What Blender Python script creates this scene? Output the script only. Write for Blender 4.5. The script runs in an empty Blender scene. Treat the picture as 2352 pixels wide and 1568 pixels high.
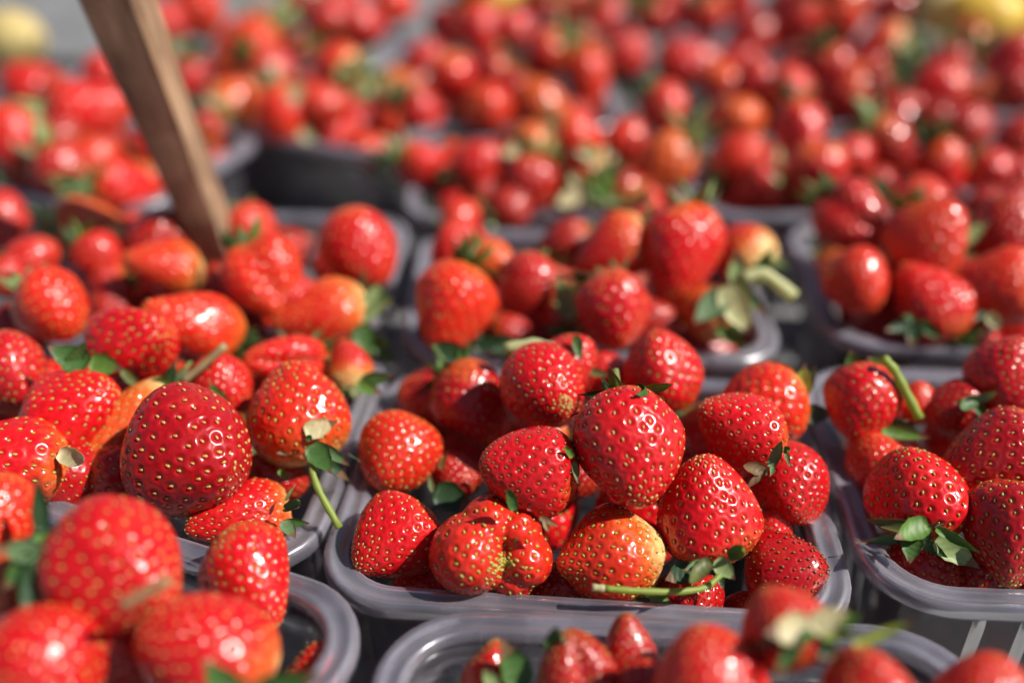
import bpy, bmesh, math, random
import numpy as np
from mathutils import Vector, Matrix

SC = bpy.context.scene
COL = SC.collection
R = math.radians
RNG = random.Random(7)

# ------------------------------------------------------------------ camera
TILT = R(30.3)                 # the camera looks down by this much
RIM = 0.065                    # height of the punnet rims above the ground
EYE = Vector((0.0, 0.0, RIM + 0.217))
FPX = 2287.0                   # focal length, in pixels of a 2352 x 1568 view
FWD = Vector((0, math.cos(TILT), -math.sin(TILT)))
UPV = Vector((0, math.sin(TILT), math.cos(TILT)))
RGT = Vector((1, 0, 0))
cd = bpy.data.cameras.new('camera')
cd.sensor_width = 36.0
cd.lens = 36.0 * FPX / 2352.0
cd.clip_start, cd.clip_end = 0.01, 50.0
cd.dof.use_dof = True
cd.dof.focus_distance = 0.309
cd.dof.aperture_fstop = 2.7
cam = bpy.data.objects.new('camera', cd)
cam.location = EYE
cam.rotation_euler = (math.pi / 2 - TILT, 0, 0)
COL.objects.link(cam)
SC.camera = cam

# ------------------------------------------------------------------ daylight
SUN_DIR = Vector((0.66, -0.16, 0.735)).normalized()      # towards the sun
w = bpy.data.worlds.new('World')
SC.world = w
w.use_nodes = True
nt = w.node_tree
sky = nt.nodes.new('ShaderNodeTexSky')
sky.sky_type = 'NISHITA'
sky.sun_disc = False
sky.sun_elevation = math.asin(SUN_DIR.z)
sky.sun_rotation = math.atan2(SUN_DIR.x, SUN_DIR.y)
bg = nt.nodes['Background']
bg.inputs['Strength'].default_value = 0.05
nt.links.new(sky.outputs['Color'], bg.inputs['Color'])
sl = bpy.data.lights.new('sun', 'SUN')
sl.energy = 5.0
sl.angle = R(0.5)
sl.color = (1.0, 0.955, 0.89)
so = bpy.data.objects.new('sun', sl)
so.rotation_euler = SUN_DIR.to_track_quat('Z', 'Y').to_euler()
so.location = SUN_DIR * 5
COL.objects.link(so)
SC.view_settings.view_transform = 'Standard'
SC.view_settings.look = 'None'
SC.view_settings.exposure = 0.5
SC.view_settings.gamma = 1.0
SC.cycles.max_bounces = 14
SC.cycles.transparent_max_bounces = 24


# ------------------------------------------------------------------ helpers
def ray(x, y):
    return FWD + RGT * ((x - 1176) / FPX) + UPV * ((784 - y) / FPX)


def at_h(x, y, h):
    """the point at height h above the rims that the photograph shows at (x, y)"""
    d = ray(x, y)
    return EYE + d * ((RIM + h - EYE.z) / d.z)


def at_z(x, y, z):
    return EYE + ray(x, y) * z


def depth_of(p):
    return (p - EYE).dot(FWD)


def link_mesh(name, me, parent=None, mat=None):
    o = bpy.data.objects.new(name, me)
    COL.objects.link(o)
    if mat is not None and not me.materials:
        me.materials.append(mat)
    if parent is not None:
        o.parent = parent
    return o


def mesh_np(name, v, f, smooth=True):
    me = bpy.data.meshes.new(name)
    me.from_pydata([tuple(p) for p in v], [], [tuple(q) for q in f])
    if smooth:
        me.polygons.foreach_set('use_smooth', [True] * len(me.polygons))
    me.update()
    return me


def tag(o, label=None, cat=None, group=None, kind=None):
    if label: o['label'] = label
    if cat: o['category'] = cat
    if group: o['group'] = group
    if kind: o['kind'] = kind
    return o


# ------------------------------------------------------------------ materials
def new_mat(name):
    m = bpy.data.materials.new(name)
    m.use_nodes = True
    t = m.node_tree
    for n in list(t.nodes):
        t.nodes.remove(n)
    out = t.nodes.new('ShaderNodeOutputMaterial')
    return m, t, out


def N(t, kind, **kw):
    n = t.nodes.new(kind)
    for k, v in kw.items():
        if k.startswith('i_'):
            n.inputs[k[2:].replace('_', ' ')].default_value = v
        else:
            setattr(n, k, v)
    return n


def ramp(t, src, pts):
    r = t.nodes.new('ShaderNodeValToRGB')
    el = r.color_ramp.elements
    el[0].position, el[0].color = pts[0][0], pts[0][1]
    el[1].position, el[1].color = pts[-1][0], pts[-1][1]
    for p, c in pts[1:-1]:
        e = el.new(p); e.color = c
    t.links.new(src, r.inputs['Fac'])
    return r


def mixc(t, fac, a, b, mode='MIX'):
    m = t.nodes.new('ShaderNodeMix')
    m.data_type = 'RGBA'
    m.blend_type = mode
    for s, v in ((m.inputs[0], fac), (m.inputs[6], a), (m.inputs[7], b)):
        if hasattr(v, 'is_linked') or hasattr(v, 'links'):
            t.links.new(v, s)
        else:
            s.default_value = v
    return m.outputs[2]


def math_n(t, op, a, b=None, clamp=False):
    m = t.nodes.new('ShaderNodeMath')
    m.operation = op
    m.use_clamp = clamp
    for s, v in ((m.inputs[0], a), (m.inputs[1], b)):
        if v is None: continue
        if hasattr(v, 'links'):
            t.links.new(v, s)
        else:
            s.default_value = v
    return m.outputs[0]


def flesh_material():
    m, t, out = new_mat('strawberry_flesh')
    p = N(t, 'ShaderNodeBsdfPrincipled')
    oi = N(t, 'ShaderNodeObjectInfo')
    tc = N(t, 'ShaderNodeTexCoord')
    off = N(t, 'ShaderNodeVectorMath', operation='ADD')
    sc = N(t, 'ShaderNodeVectorMath', operation='SCALE')
    cmb = N(t, 'ShaderNodeCombineXYZ')
    t.links.new(oi.outputs['Random'], cmb.inputs[0])
    t.links.new(oi.outputs['Random'], cmb.inputs[1])
    t.links.new(cmb.outputs[0], sc.inputs[0]); sc.inputs['Scale'].default_value = 37.0
    t.links.new(tc.outputs['Object'], off.inputs[0]); t.links.new(sc.outputs[0], off.inputs[1])
    n1 = N(t, 'ShaderNodeTexNoise', i_Scale=1.3, i_Detail=3.0)
    t.links.new(off.outputs[0], n1.inputs['Vector'])
    n2 = N(t, 'ShaderNodeTexNoise', i_Scale=7.0, i_Detail=4.0, i_Roughness=0.65)
    t.links.new(off.outputs[0], n2.inputs['Vector'])
    # patches riper or less ripe than the rest
    base = oi.outputs['Color']
    f1 = ramp(t, n1.outputs['Fac'], [(0.50, (0, 0, 0, 1)), (0.72, (1, 1, 1, 1))])
    c = mixc(t, math_n(t, 'MULTIPLY', f1.outputs['Color'], 0.30), base, (0.58, 0.045, 0.010, 1))
    f2 = ramp(t, n2.outputs['Fac'], [(0.42, (1, 1, 1, 1)), (0.60, (0, 0, 0, 1))])
    dark = mixc(t, 1.0, c, (0.66, 0.50, 0.45, 1), 'MULTIPLY')
    c = mixc(t, math_n(t, 'MULTIPLY', f2.outputs['Color'], 0.5), c, dark)
    # pale shoulder round the neck; obj.color alpha says how far down it reaches
    sep = N(t, 'ShaderNodeSeparateXYZ')
    t.links.new(tc.outputs['Object'], sep.inputs[0])
    zz = math_n(t, 'ADD', sep.outputs['Z'], math_n(t, 'ADD', math_n(t, 'MULTIPLY', math_n(t, 'SUBTRACT', n1.outputs['Fac'], 0.5), 1.1), math_n(t, 'MULTIPLY', math_n(t, 'SUBTRACT', n2.outputs['Fac'], 0.5), 0.9)))
    z2 = math_n(t, 'ADD', zz, math_n(t, 'MULTIPLY', oi.outputs['Alpha'], 1.5))
    o1 = ramp(t, math_n(t, 'MULTIPLY', math_n(t, 'SUBTRACT', z2, 0.55), 1.1, True), [(0.0, (0, 0, 0, 1)), (0.8, (1, 1, 1, 1))])
    o2 = ramp(t, math_n(t, 'MULTIPLY', math_n(t, 'SUBTRACT', z2, 1.05), 1.3, True), [(0.0, (0, 0, 0, 1)), (0.9, (1, 1, 1, 1))])
    c = mixc(t, math_n(t, 'MULTIPLY', o1.outputs['Color'], 0.8), c, (0.62, 0.15, 0.018, 1))
    c = mixc(t, o2.outputs['Color'], c, (0.72, 0.55, 0.22, 1))
    t.links.new(c, p.inputs['Base Color'])
    n3 = N(t, 'ShaderNodeTexNoise', i_Scale=22.0, i_Detail=3.0)
    t.links.new(off.outputs[0], n3.inputs['Vector'])
    rr = ramp(t, n2.outputs['Fac'], [(0.3, (0.26, 0.26, 0.26, 1)), (0.7, (0.46, 0.46, 0.46, 1))])
    cw = ramp(t, n1.outputs['Fac'], [(0.36, (0.55, 0.55, 0.55, 1)), (0.55, (1, 1, 1, 1))])
    t.links.new(cw.outputs['Color'], p.inputs['Coat Weight'])
    cr = ramp(t, n2.outputs['Fac'], [(0.35, (0.15, 0.15, 0.15, 1)), (0.72, (0.30, 0.30, 0.30, 1))])
    t.links.new(cr.outputs['Color'], p.inputs['Coat Roughness'])
    t.links.new(rr.outputs['Color'], p.inputs['Roughness'])
    bp = N(t, 'ShaderNodeBump', i_Strength=0.10, i_Distance=0.0012)
    t.links.new(n3.outputs['Fac'], bp.inputs['Height'])
    t.links.new(bp.outputs['Normal'], p.inputs['Normal'])
    p.inputs['Subsurface Weight'].default_value = 0.22
    p.inputs['Subsurface Radius'].default_value = (1.0, 0.18, 0.12)
    p.inputs['Subsurface Scale'].default_value = 0.0025
    p.inputs['Coat Weight'].default_value = 1.0
    p.inputs['Specular IOR Level'].default_value = 0.12
    p.inputs['Coat Roughness'].default_value = 0.19
    p.inputs['IOR'].default_value = 1.42
    t.links.new(p.outputs[0], out.inputs[0])
    return m


def seed_material():
    m, t, out = new_mat('seed_skin')
    p = N(t, 'ShaderNodeBsdfPrincipled', i_Roughness=0.24)
    oi = N(t, 'ShaderNodeObjectInfo')
    geo = N(t, 'ShaderNodeNewGeometry')
    c = mixc(t, math_n(t, 'MULTIPLY', geo.outputs['Random Per Island'], 0.45), oi.outputs['Color'], (0.20, 0.05, 0.012, 1))
    t.links.new(c, p.inputs['Base Color'])
    t.links.new(p.outputs[0], out.inputs[0])
    return m


def leaf_material():
    m, t, out = new_mat('calyx_leaf')
    p = N(t, 'ShaderNodeBsdfPrincipled', i_Roughness=0.5)
    oi = N(t, 'ShaderNodeObjectInfo')
    tc = N(t, 'ShaderNodeTexCoord')
    n = N(t, 'ShaderNodeTexNoise', i_Scale=5.0, i_Detail=4.0)
    t.links.new(tc.outputs['Object'], n.inputs['Vector'])
    wv = N(t, 'ShaderNodeTexWave', i_Scale=3.2, i_Distortion=1.5)
    wv.bands_direction = 'DIAGONAL'
    t.links.new(tc.outputs['Object'], wv.inputs['Vector'])
    br = mixc(t, 1.0, oi.outputs['Color'], (0.55, 0.6, 0.5, 1), 'MULTIPLY')
    f = ramp(t, n.outputs['Fac'], [(0.35, (0, 0, 0, 1)), (0.65, (1, 1, 1, 1))])
    c = mixc(t, math_n(t, 'MULTIPLY', f.outputs['Color'], 0.6), oi.outputs['Color'], br)
    # browned tips on some leaves
    sep = N(t, 'ShaderNodeSeparateXYZ')
    t.links.new(tc.outputs['Object'], sep.inputs[0])
    tip = math_n(t, 'ADD', sep.outputs['Y'], math_n(t, 'MULTIPLY', n.outputs['Fac'], 0.25))
    tip = math_n(t, 'ADD', tip, math_n(t, 'MULTIPLY', oi.outputs['Random'], 0.22))
    ft = ramp(t, tip, [(0.98, (0, 0, 0, 1)), (1.16, (1, 1, 1, 1))])
    c = mixc(t, ft.outputs['Color'], c, (0.20, 0.11, 0.05, 1))
    t.links.new(c, p.inputs['Base Color'])
    bp = N(t, 'ShaderNodeBump', i_Strength=0.12, i_Distance=0.0006)
    t.links.new(wv.outputs['Fac'], bp.inputs['Height'])
    t.links.new(bp.outputs['Normal'], p.inputs['Normal'])
    tr = N(t, 'ShaderNodeBsdfTranslucent')
    hs = N(t, 'ShaderNodeHueSaturation', i_Value=1.6)
    t.links.new(c, hs.inputs['Color'])
    t.links.new(hs.outputs[0], tr.inputs['Color'])
    mx = N(t, 'ShaderNodeMixShader', i_Fac=0.35)
    t.links.new(p.outputs[0], mx.inputs[1]); t.links.new(tr.outputs[0], mx.inputs[2])
    t.links.new(mx.outputs[0], out.inputs[0])
    return m


def plastic_material(name, milk, rough):
    """thin, slightly milky clear plastic: most light goes straight through each skin"""
    m, t, out = new_mat(name)
    tc = N(t, 'ShaderNodeTexCoord')
    nz = N(t, 'ShaderNodeTexNoise', i_Scale=42.0, i_Detail=4.0)
    t.links.new(tc.outputs['Object'], nz.inputs['Vector'])
    sc = N(t, 'ShaderNodeTexNoise', i_Scale=900.0, i_Detail=2.0)
    t.links.new(tc.outputs['Object'], sc.inputs['Vector'])
    speck = ramp(t, sc.outputs['Fac'], [(0.70, (0, 0, 0, 1)), (0.76, (1, 1, 1, 1))])
    bp = N(t, 'ShaderNodeBump', i_Strength=0.06, i_Distance=0.002)
    t.links.new(nz.outputs['Fac'], bp.inputs['Height'])
    tp = N(t, 'ShaderNodeBsdfTransparent')
    tp.inputs[0].default_value = (0.98, 0.975, 0.985, 1)
    df = N(t, 'ShaderNodeBsdfDiffuse'); df.inputs[0].default_value = (0.90, 0.86, 1.0, 1)
    tl = N(t, 'ShaderNodeBsdfTranslucent'); tl.inputs[0].default_value = (0.90, 0.84, 1.0, 1)
    md = N(t, 'ShaderNodeMixShader', i_Fac=0.3)
    t.links.new(df.outputs[0], md.inputs[1]); t.links.new(tl.outputs[0], md.inputs[2])
    mm = N(t, 'ShaderNodeMixShader')
    lw = N(t, 'ShaderNodeLayerWeight', i_Blend=0.5)          # a longer way through the skin at a slant: milkier
    edge = math_n(t, 'MULTIPLY', math_n(t, 'POWER', lw.outputs['Facing'], 2.6), 2.6 * milk)
    fac = math_n(t, 'ADD', math_n(t, 'MULTIPLY', math_n(t, 'SUBTRACT', nz.outputs['Fac'], 0.28, True), milk * 2.2), math_n(t, 'ADD', math_n(t, 'ADD', milk * 0.25, edge), math_n(t, 'MULTIPLY', speck.outputs['Color'], 0.12)), True)
    t.links.new(fac, mm.inputs[0])
    t.links.new(tp.outputs[0], mm.inputs[1]); t.links.new(md.outputs[0], mm.inputs[2])
    gl = N(t, 'ShaderNodeBsdfGlossy', i_Roughness=rough)
    t.links.new(bp.outputs['Normal'], gl.inputs['Normal'])
    fr = N(t, 'ShaderNodeFresnel', i_IOR=1.58)
    t.links.new(bp.outputs['Normal'], fr.inputs['Normal'])
    m2 = N(t, 'ShaderNodeMixShader')
    t.links.new(fr.outputs[0], m2.inputs[0])
    t.links.new(mm.outputs[0], m2.inputs[1]); t.links.new(gl.outputs[0], m2.inputs[2])
    t.links.new(m2.outputs[0], out.inputs[0])
    return m


def ground_material():
    m, t, out = new_mat('grey_asphalt')
    p = N(t, 'ShaderNodeBsdfPrincipled', i_Roughness=0.85)
    tc = N(t, 'ShaderNodeTexCoord')
    n = N(t, 'ShaderNodeTexNoise', i_Scale=14.0, i_Detail=6.0)
    n2 = N(t, 'ShaderNodeTexVoronoi', i_Scale=260.0)
    t.links.new(tc.outputs['Object'], n.inputs['Vector']); t.links.new(tc.outputs['Object'], n2.inputs['Vector'])
    r = ramp(t, n.outputs['Fac'], [(0.3, (0.11, 0.11, 0.115, 1)), (0.7, (0.19, 0.19, 0.19, 1))])
    c = mixc(t, 0.35, r.outputs['Color'], n2.outputs['Color'], 'OVERLAY')
    hs = N(t, 'ShaderNodeHueSaturation', i_Saturation=0.3)
    t.links.new(c, hs.inputs['Color'])
    t.links.new(hs.outputs[0], p.inputs['Base Color'])
    bp = N(t, 'ShaderNodeBump', i_Strength=0.6, i_Distance=0.002)
    t.links.new(n2.outputs['Distance'], bp.inputs['Height']); t.links.new(bp.outputs['Normal'], p.inputs['Normal'])
    t.links.new(p.outputs[0], out.inputs[0])
    return m


def wood_material():
    m, t, out = new_mat('weathered_wood')
    p = N(t, 'ShaderNodeBsdfPrincipled', i_Roughness=0.7)
    tc = N(t, 'ShaderNodeTexCoord')
    mp = N(t, 'ShaderNodeMapping'); mp.inputs['Scale'].default_value = (150, 150, 9)
    t.links.new(tc.outputs['Object'], mp.inputs[0])
    n = N(t, 'ShaderNodeTexNoise', i_Scale=1.0, i_Detail=6.0, i_Roughness=0.6)
    t.links.new(mp.outputs[0], n.inputs['Vector'])
    r = ramp(t, n.outputs['Fac'], [(0.32, (0.13, 0.065, 0.036, 1)), (0.5, (0.33, 0.20, 0.115, 1)), (0.72, (0.50, 0.34, 0.22, 1))])
    big = N(t, 'ShaderNodeTexNoise', i_Scale=38.0, i_Detail=3.0)
    mp2 = N(t, 'ShaderNodeMapping'); mp2.inputs['Scale'].default_value = (1.6, 1.6, 0.7)
    t.links.new(tc.outputs['Object'], mp2.inputs[0]); t.links.new(mp2.outputs[0], big.inputs['Vector'])
    stain = ramp(t, big.outputs['Fac'], [(0.38, (0.55, 0.50, 0.46, 1)), (0.60, (1.1, 1.08, 1.05, 1))])
    t.links.new(mixc(t, 1.0, r.outputs['Color'], stain.outputs['Color'], 'MULTIPLY'), p.inputs['Base Color'])
    bp = N(t, 'ShaderNodeBump', i_Strength=0.8, i_Distance=0.002)
    t.links.new(n.outputs['Fac'], bp.inputs['Height']); t.links.new(bp.outputs['Normal'], p.inputs['Normal'])
    t.links.new(p.outputs[0], out.inputs[0])
    return m


def plain_material(name, col, rough=0.5):
    m, t, out = new_mat(name)
    p = N(t, 'ShaderNodeBsdfPrincipled', i_Roughness=rough)
    tc = N(t, 'ShaderNodeTexCoord')
    n = N(t, 'ShaderNodeTexNoise', i_Scale=3.0, i_Detail=4.0)
    t.links.new(tc.outputs['Object'], n.inputs['Vector'])
    c = mixc(t, n.outputs['Fac'], col, tuple(0.75 * x for x in col[:3]) + (1,))
    t.links.new(c, p.inputs['Base Color'])
    t.links.new(p.outputs[0], out.inputs[0])
    return m


M_FLESH, M_SEED, M_LEAF = flesh_material(), seed_material(), leaf_material()
M_RIM = plastic_material('milky_plastic', 0.15, 0.24)
M_TRAY = plastic_material('clear_plastic', 0.06, 0.20)
M_GROUND, M_WOOD = ground_material(), wood_material()

# ------------------------------------------------------------------ ground
me = mesh_np('ground', [(-8, -8, 0), (8, -8, 0), (8, 12, 0), (-8, 12, 0)], [(0, 1, 2, 3)], False)
tag(link_mesh('ground', me, None, M_GROUND), kind='structure')

# ------------------------------------------------------------------ punnets
PW, PD, PR = 0.166, 0.137, 0.027     # rim width, depth, corner radius


def ring(inset, n=9, hw=PW / 2, hd=PD / 2, r=PR):
    """rounded rectangle, inset from the outer edge of the rim"""
    a, b, rr = hw - inset, hd - inset, max(r - inset, 0.006)
    pts = []
    for cx, cy, a0 in ((a - rr, b - rr, 0), (-a + rr, b - rr, 90), (-a + rr, -b + rr, 180), (a - rr, -b + rr, 270)):
        for i in range(n):
            q = R(a0 + 90.0 * i / (n - 1))
            pts.append((cx + rr * math.cos(q), cy + rr * math.sin(q)))
    return pts


def loft(name, prof, close_prof, cap):
    """rings of a profile [(inset, z)], joined; closed profile or capped floor"""
    v, f = [], []
    for ins, z in prof:
        v += [(x, y, z) for x, y in ring(ins)]
    k = len(ring(0))
    n = len(prof)
    for i in range(n if close_prof else n - 1):
        for j in range(k):
            a, b = i * k + j, i * k + (j + 1) % k
            c, d = ((i + 1) % n) * k + (j + 1) % k, ((i + 1) % n) * k + j
            f.append((a, b, c, d))
    if cap:
        f.append(tuple(range(k)))
        f.append(tuple(reversed(range((n - 1) * k, n * k))))
    return mesh_np(name, v, f)


RIM_PROF = [(0.0007, -0.0060), (0.0, -0.0056), (0.0, -0.0022), (0.0005, -0.0009), (0.0016, -0.0002), (0.0028, -0.0003), (0.0042, -0.0010), (0.0056, -0.0011), (0.0068, -0.0005), (0.0080, -0.0002), (0.0090, -0.0008), (0.0096, -0.0022), (0.0099, -0.0042),
            (0.0094, -0.0042), (0.0090, -0.0025), (0.0086, -0.0014), (0.0079, -0.0009), (0.0069, -0.0011), (0.0057, -0.0017), (0.0042, -0.0016), (0.0028, -0.0009), (0.0018, -0.0008), (0.0010, -0.0014), (0.0006, -0.0026), (0.0006, -0.0056)]
RIM_ME = loft('rim', RIM_PROF, True, False)
RIM_ME.materials.append(M_RIM)
TRAY_PROF = [(0.0152, -0.0620), (0.0135, -0.0600), (0.0113, -0.0140), (0.0112, -0.0125), (0.0103, -0.0110), (0.0098, -0.0090), (0.0094, -0.0043),
             (0.0099, -0.0043), (0.0103, -0.0092), (0.0108, -0.0114), (0.0117, -0.0129), (0.0118, -0.0142), (0.0140, -0.0596), (0.0155, -0.0613)]
TRAY_ME = loft('tray', TRAY_PROF, False, True)
TRAY_ME.materials.append(M_TRAY)


def rib_mesh():
    """half-round upright flute pressed outwards in the wall"""
    v, f = [], []
    prof = [(-0.0024, 0.0), (-0.0016, 0.0011), (0.0, 0.0016), (0.0016, 0.0011), (0.0024, 0.0)]
    for z, y0 in ((-0.0160, 0.0), (-0.0200, 0.0002), (-0.0560, 0.0020), (-0.0585, 0.0022)):
        k = 0.35 if z in (-0.0160, -0.0585) else 1.0
        v += [(x, -(d * k) + y0, z) for x, d in prof]
    for i in range(3):
        for j in range(4):
            f.append((i * 5 + j, i * 5 + j + 1, (i + 1) * 5 + j + 1, (i + 1) * 5 + j))
    me = mesh_np('rib', v, f)
    me.materials.append(M_RIM)
    return me


RIB_ME = rib_mesh()
PUN = {}


def punnet(key, x, y, rot, dz, label, ribs=True):
    e = bpy.data.objects.new('punnet', None)
    e.empty_display_size = 0.02
    e.location = (x, y, 0)
    e.rotation_euler = (0, 0, R(rot))
    COL.objects.link(e)
    tag(e, label, 'punnet', 'clear plastic punnets of strawberries')
    for nm, m_ in (('rim', RIM_ME), ('tray', TRAY_ME)):
        o = link_mesh(nm, m_, e)
        o.location = (0, 0, RIM + dz)
    if ribs:
        off = 0.0116
        for side in range(4):
            half, run = (PD / 2, PW / 2) if side % 2 == 0 else (PW / 2, PD / 2)
            n = 7 if side % 2 == 0 else 5
            for i in range(n):
                u = (-1 + 2 * (i + 0.5) / n) * (run - PR - 0.004)
                o = link_mesh('rib', RIB_ME, e)
                a = side * math.pi / 2
                o.rotation_euler = (0, 0, a)
                o.location = Vector((u, -(half - off), RIM + dz)) if side == 0 else Matrix.Rotation(a, 3, 'Z') @ Vector((u, -(half - off), RIM + dz))
    PUN[key] = (Vector((x, y, 0)), R(rot), dz)
    return e


punnet('C', 0.026, 0.279, -5, 0, 'clear punnet in sharp focus at the middle, with a wrinkled heart-shaped strawberry on top')
punnet('A', 0.195, 0.281, -3, 0, 'clear punnet whose front corner holds a strawberry with a splayed green calyx')
punnet('B', 0.224, 0.429, -5, 0, 'blurred clear punnet straight behind the one with the splayed green calyx')
punnet('M', 0.0345, 0.4235, 0, 0, 'blurred clear punnet straight behind the sharp middle one, pale leaves at its corner')
punnet('N', 0.020, 0.575, 2, 0, 'blurred clear punnet beside the dark empty gap, orange strawberries and pale leaves in it')
punnet('D', 0.186, 0.577, 3, 0, 'blurred clear punnet of deep red strawberries with a milky curved corner showing')
punnet('F', 0.043, 0.140, -2.4, 0.004, 'near clear punnet at the bottom edge with its empty back corner showing', True)
punnet('G', -0.1365, 0.176, -22.3, 0.010, 'nearest clear punnet, turned askew and heaped with large blurred strawberries')
punnet('L', -0.1387, 0.3065, -6, 0, 'clear punnet behind the askew one, a round dark red strawberry in front')
punnet('K', -0.140, 0.447, -3, 0, 'clear punnet the wooden stake is stuck in')
punnet('P', -0.262, 0.605, -16, 0, 'blurred clear punnet to the left of the wooden stake', False)
punnet('Q', -0.126, 0.700, -28, 0, 'blurred clear punnet just right of the stake, turned with a corner forward', False)
punnet('S', -0.175, 0.890, -10, 0, 'far clear punnet behind the one with its corner forward', False)
punnet('T', -0.004, 0.732, 0, 0, 'far clear punnet two behind the one with pale leaves at its corner', False)
punnet('U', 0.010, 0.885, 0, 0, 'very blurred clear punnet under the yellow fruit at the top middle', False)
punnet('V', 0.235, 0.730, 4, 0, 'far clear punnet of glossy deep red strawberries at the upper right', False)
punnet('W', 0.235, 0.885, 0, 0, 'very blurred clear punnet at the top edge, dark gap beside its tall strawberries', False)
punnet('X', 0.365, 0.588, 3, 0, 'clear punnet cut by the right edge, behind the milky curved corner one', False)
punnet('Y', 0.412, 0.752, 3, 0, 'far clear punnet in the upper right corner below the yellow fruit', False)

punnet('U2', 0.010, 1.040, 0, 0, 'farthest clear punnet at the top middle, holding yellow fruit', False)
punnet('W2', 0.225, 1.040, 2, 0, 'farthest clear punnet at the top edge, behind the tall strawberries', False)
punnet('Y2', 0.432, 0.912, 3, 0, 'farthest clear punnet in the upper right corner, piled with big yellow fruit', False)
punnet('P2', -0.432, 0.800, -14, 0, 'far clear punnet in the upper left corner, holding a dull yellow fruit', False)

# ------------------------------------------------------------------ strawberry shapes
ICO = {}


def ico(level):
    if level not in ICO:
        bm = bmesh.new()
        bmesh.ops.create_icosphere(bm, subdivisions=level, radius=1.0)
        v = np.array([x.co[:] for x in bm.verts])
        f = np.array([[x.index for x in q.verts] for q in bm.faces])
        bm.free()
        ICO[level] = (v / np.linalg.norm(v, axis=1)[:, None], f)
    return ICO[level]


SHAPES = {   # taper, taper start, power, length, shoulder, cross-section
    'cone': dict(c=0.44, z0=0.30, p=1.35, ax=1.08, top=0.72, e2=0.04),
    'heart': dict(c=0.42, z0=0.36, p=1.35, ax=0.95, top=0.66, e2=0.08),
    'blunt': dict(c=0.34, z0=0.05, p=1.7, ax=0.95, top=0.72, e2=0.07),
    'globe': dict(c=0.22, z0=0.20, p=1.30, ax=1.00, top=0.85, e2=0.03),
    'wide': dict(c=0.30, z0=0.10, p=1.30, ax=0.86, top=0.80, e2=0.06),
    'long': dict(c=0.38, z0=0.20, p=1.20, ax=1.12, top=0.85, e2=0.05),
    'lobed': dict(c=0.32, z0=0.25, p=1.20, ax=0.90, top=0.75, e2=0.05,
                  fur=[(0.2, 0.42, 0.30), (3.0, 0.55, 0.16)]),
    'kidney': dict(c=0.0, z0=0.2, p=1.2, ax=0.86, top=0.8, e2=0.0,
                   lob=[(-0.45, 0.05, -0.08, 0.72), (-0.10, -0.45, 0.0, 0.50), (0.40, -0.36, -0.02, 0.47), (0.52, 0.12, -0.05, 0.52), (0.28, 0.46, 0.0, 0.44), (0.0, 0.0, 0.35, 0.58)]),
}


NAT = dict(cone=1.06, heart=0.98, blunt=0.98, globe=0.95, wide=0.84, long=1.08, lobed=0.92, kidney=0.86)


def shape_fn(kind, seed):
    s = SHAPES[kind]
    rg = np.random.RandomState(seed)
    ks = rg.normal(0, 2.2, (5, 3)); ph = rg.uniform(0, 6.28, 5); am = rg.uniform(0.012, 0.032, 5)
    p1, p2 = rg.uniform(0, 6.28, 2)

    def fn(n):
        x, y, z = n[:, 0].copy(), n[:, 1].copy(), n[:, 2].copy()
        if 'lob' in s:
            L = np.zeros((len(n), len(s['lob'])))
            for i, (cx, cy, cz, rr) in enumerate(s['lob']):
                c = np.array([cx, cy, cz])
                b = n @ c
                L[:, i] = b + np.sqrt(np.maximum(b * b - c @ c + rr * rr, 1e-4))
            k = 26.0
            r = np.log(np.exp(k * L).sum(1)) / k
            r = r * 0.92
        else:
            r = np.ones(len(n))
        r = r * (1 + (am * np.sin(n @ ks.T + ph)).sum(1))
        th = np.arctan2(y, x)
        f = np.where(z < s['z0'], 1 - s['c'] * (np.maximum(s['z0'] - z, 0) / (1 + s['z0'])) ** s['p'], 1.0)
        f = f * (1 + s['e2'] * np.cos(2 * th + p1) + 0.5 * s['e2'] * np.cos(3 * th + p2))
        for (t0, wd, dp) in s.get('fur', []):
            d = np.angle(np.exp(1j * (th - t0)))
            f = f * (1 - dp * np.exp(-(d / wd) ** 2) * np.clip(np.hypot(x, y) * 1.4, 0, 1))
        rho = np.hypot(x, y)
        zz = np.where(z > 0, z * s['top'], z) * s['ax']
        zz = zz - np.where(z > 0, 0.16 * np.exp(-(rho / 0.26) ** 2), 0)
        return np.stack([x * f * r, y * f * r, zz * r], 1)
    return fn


def seed_dirs(n, rg):
    i = np.arange(n) + 0.5
    u = i / n
    z = -1 + 1.86 * u ** 1.12                # none right at the neck
    th = i * 2.399963 + rg.uniform(0, 6.28)
    rr = np.sqrt(np.maximum(1 - z * z, 0))
    d = np.stack([rr * np.cos(th), rr * np.sin(th), z], 1) + rg.normal(0, 0.030, (n, 3))
    return d / np.linalg.norm(d, axis=1)[:, None]


def seed_template(hi):
    bm = bmesh.new()
    if hi:
        bmesh.ops.create_uvsphere(bm, u_segments=6, v_segments=5, radius=1.0)
    else:
        bmesh.ops.create_icosphere(bm, subdivisions=1, radius=1.0)
    bmesh.ops.triangulate(bm, faces=bm.faces)
    v = np.array([x.co[:] for x in bm.verts]); f = np.array([[q.index for q in k.verts] for k in bm.faces])
    bm.free()
    if hi:
        v = v[:, [0, 2, 1]]                # poles along Y
    v[:, 0] *= 1 - 0.30 * v[:, 1]          # pear-shaped
    return v, f


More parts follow.
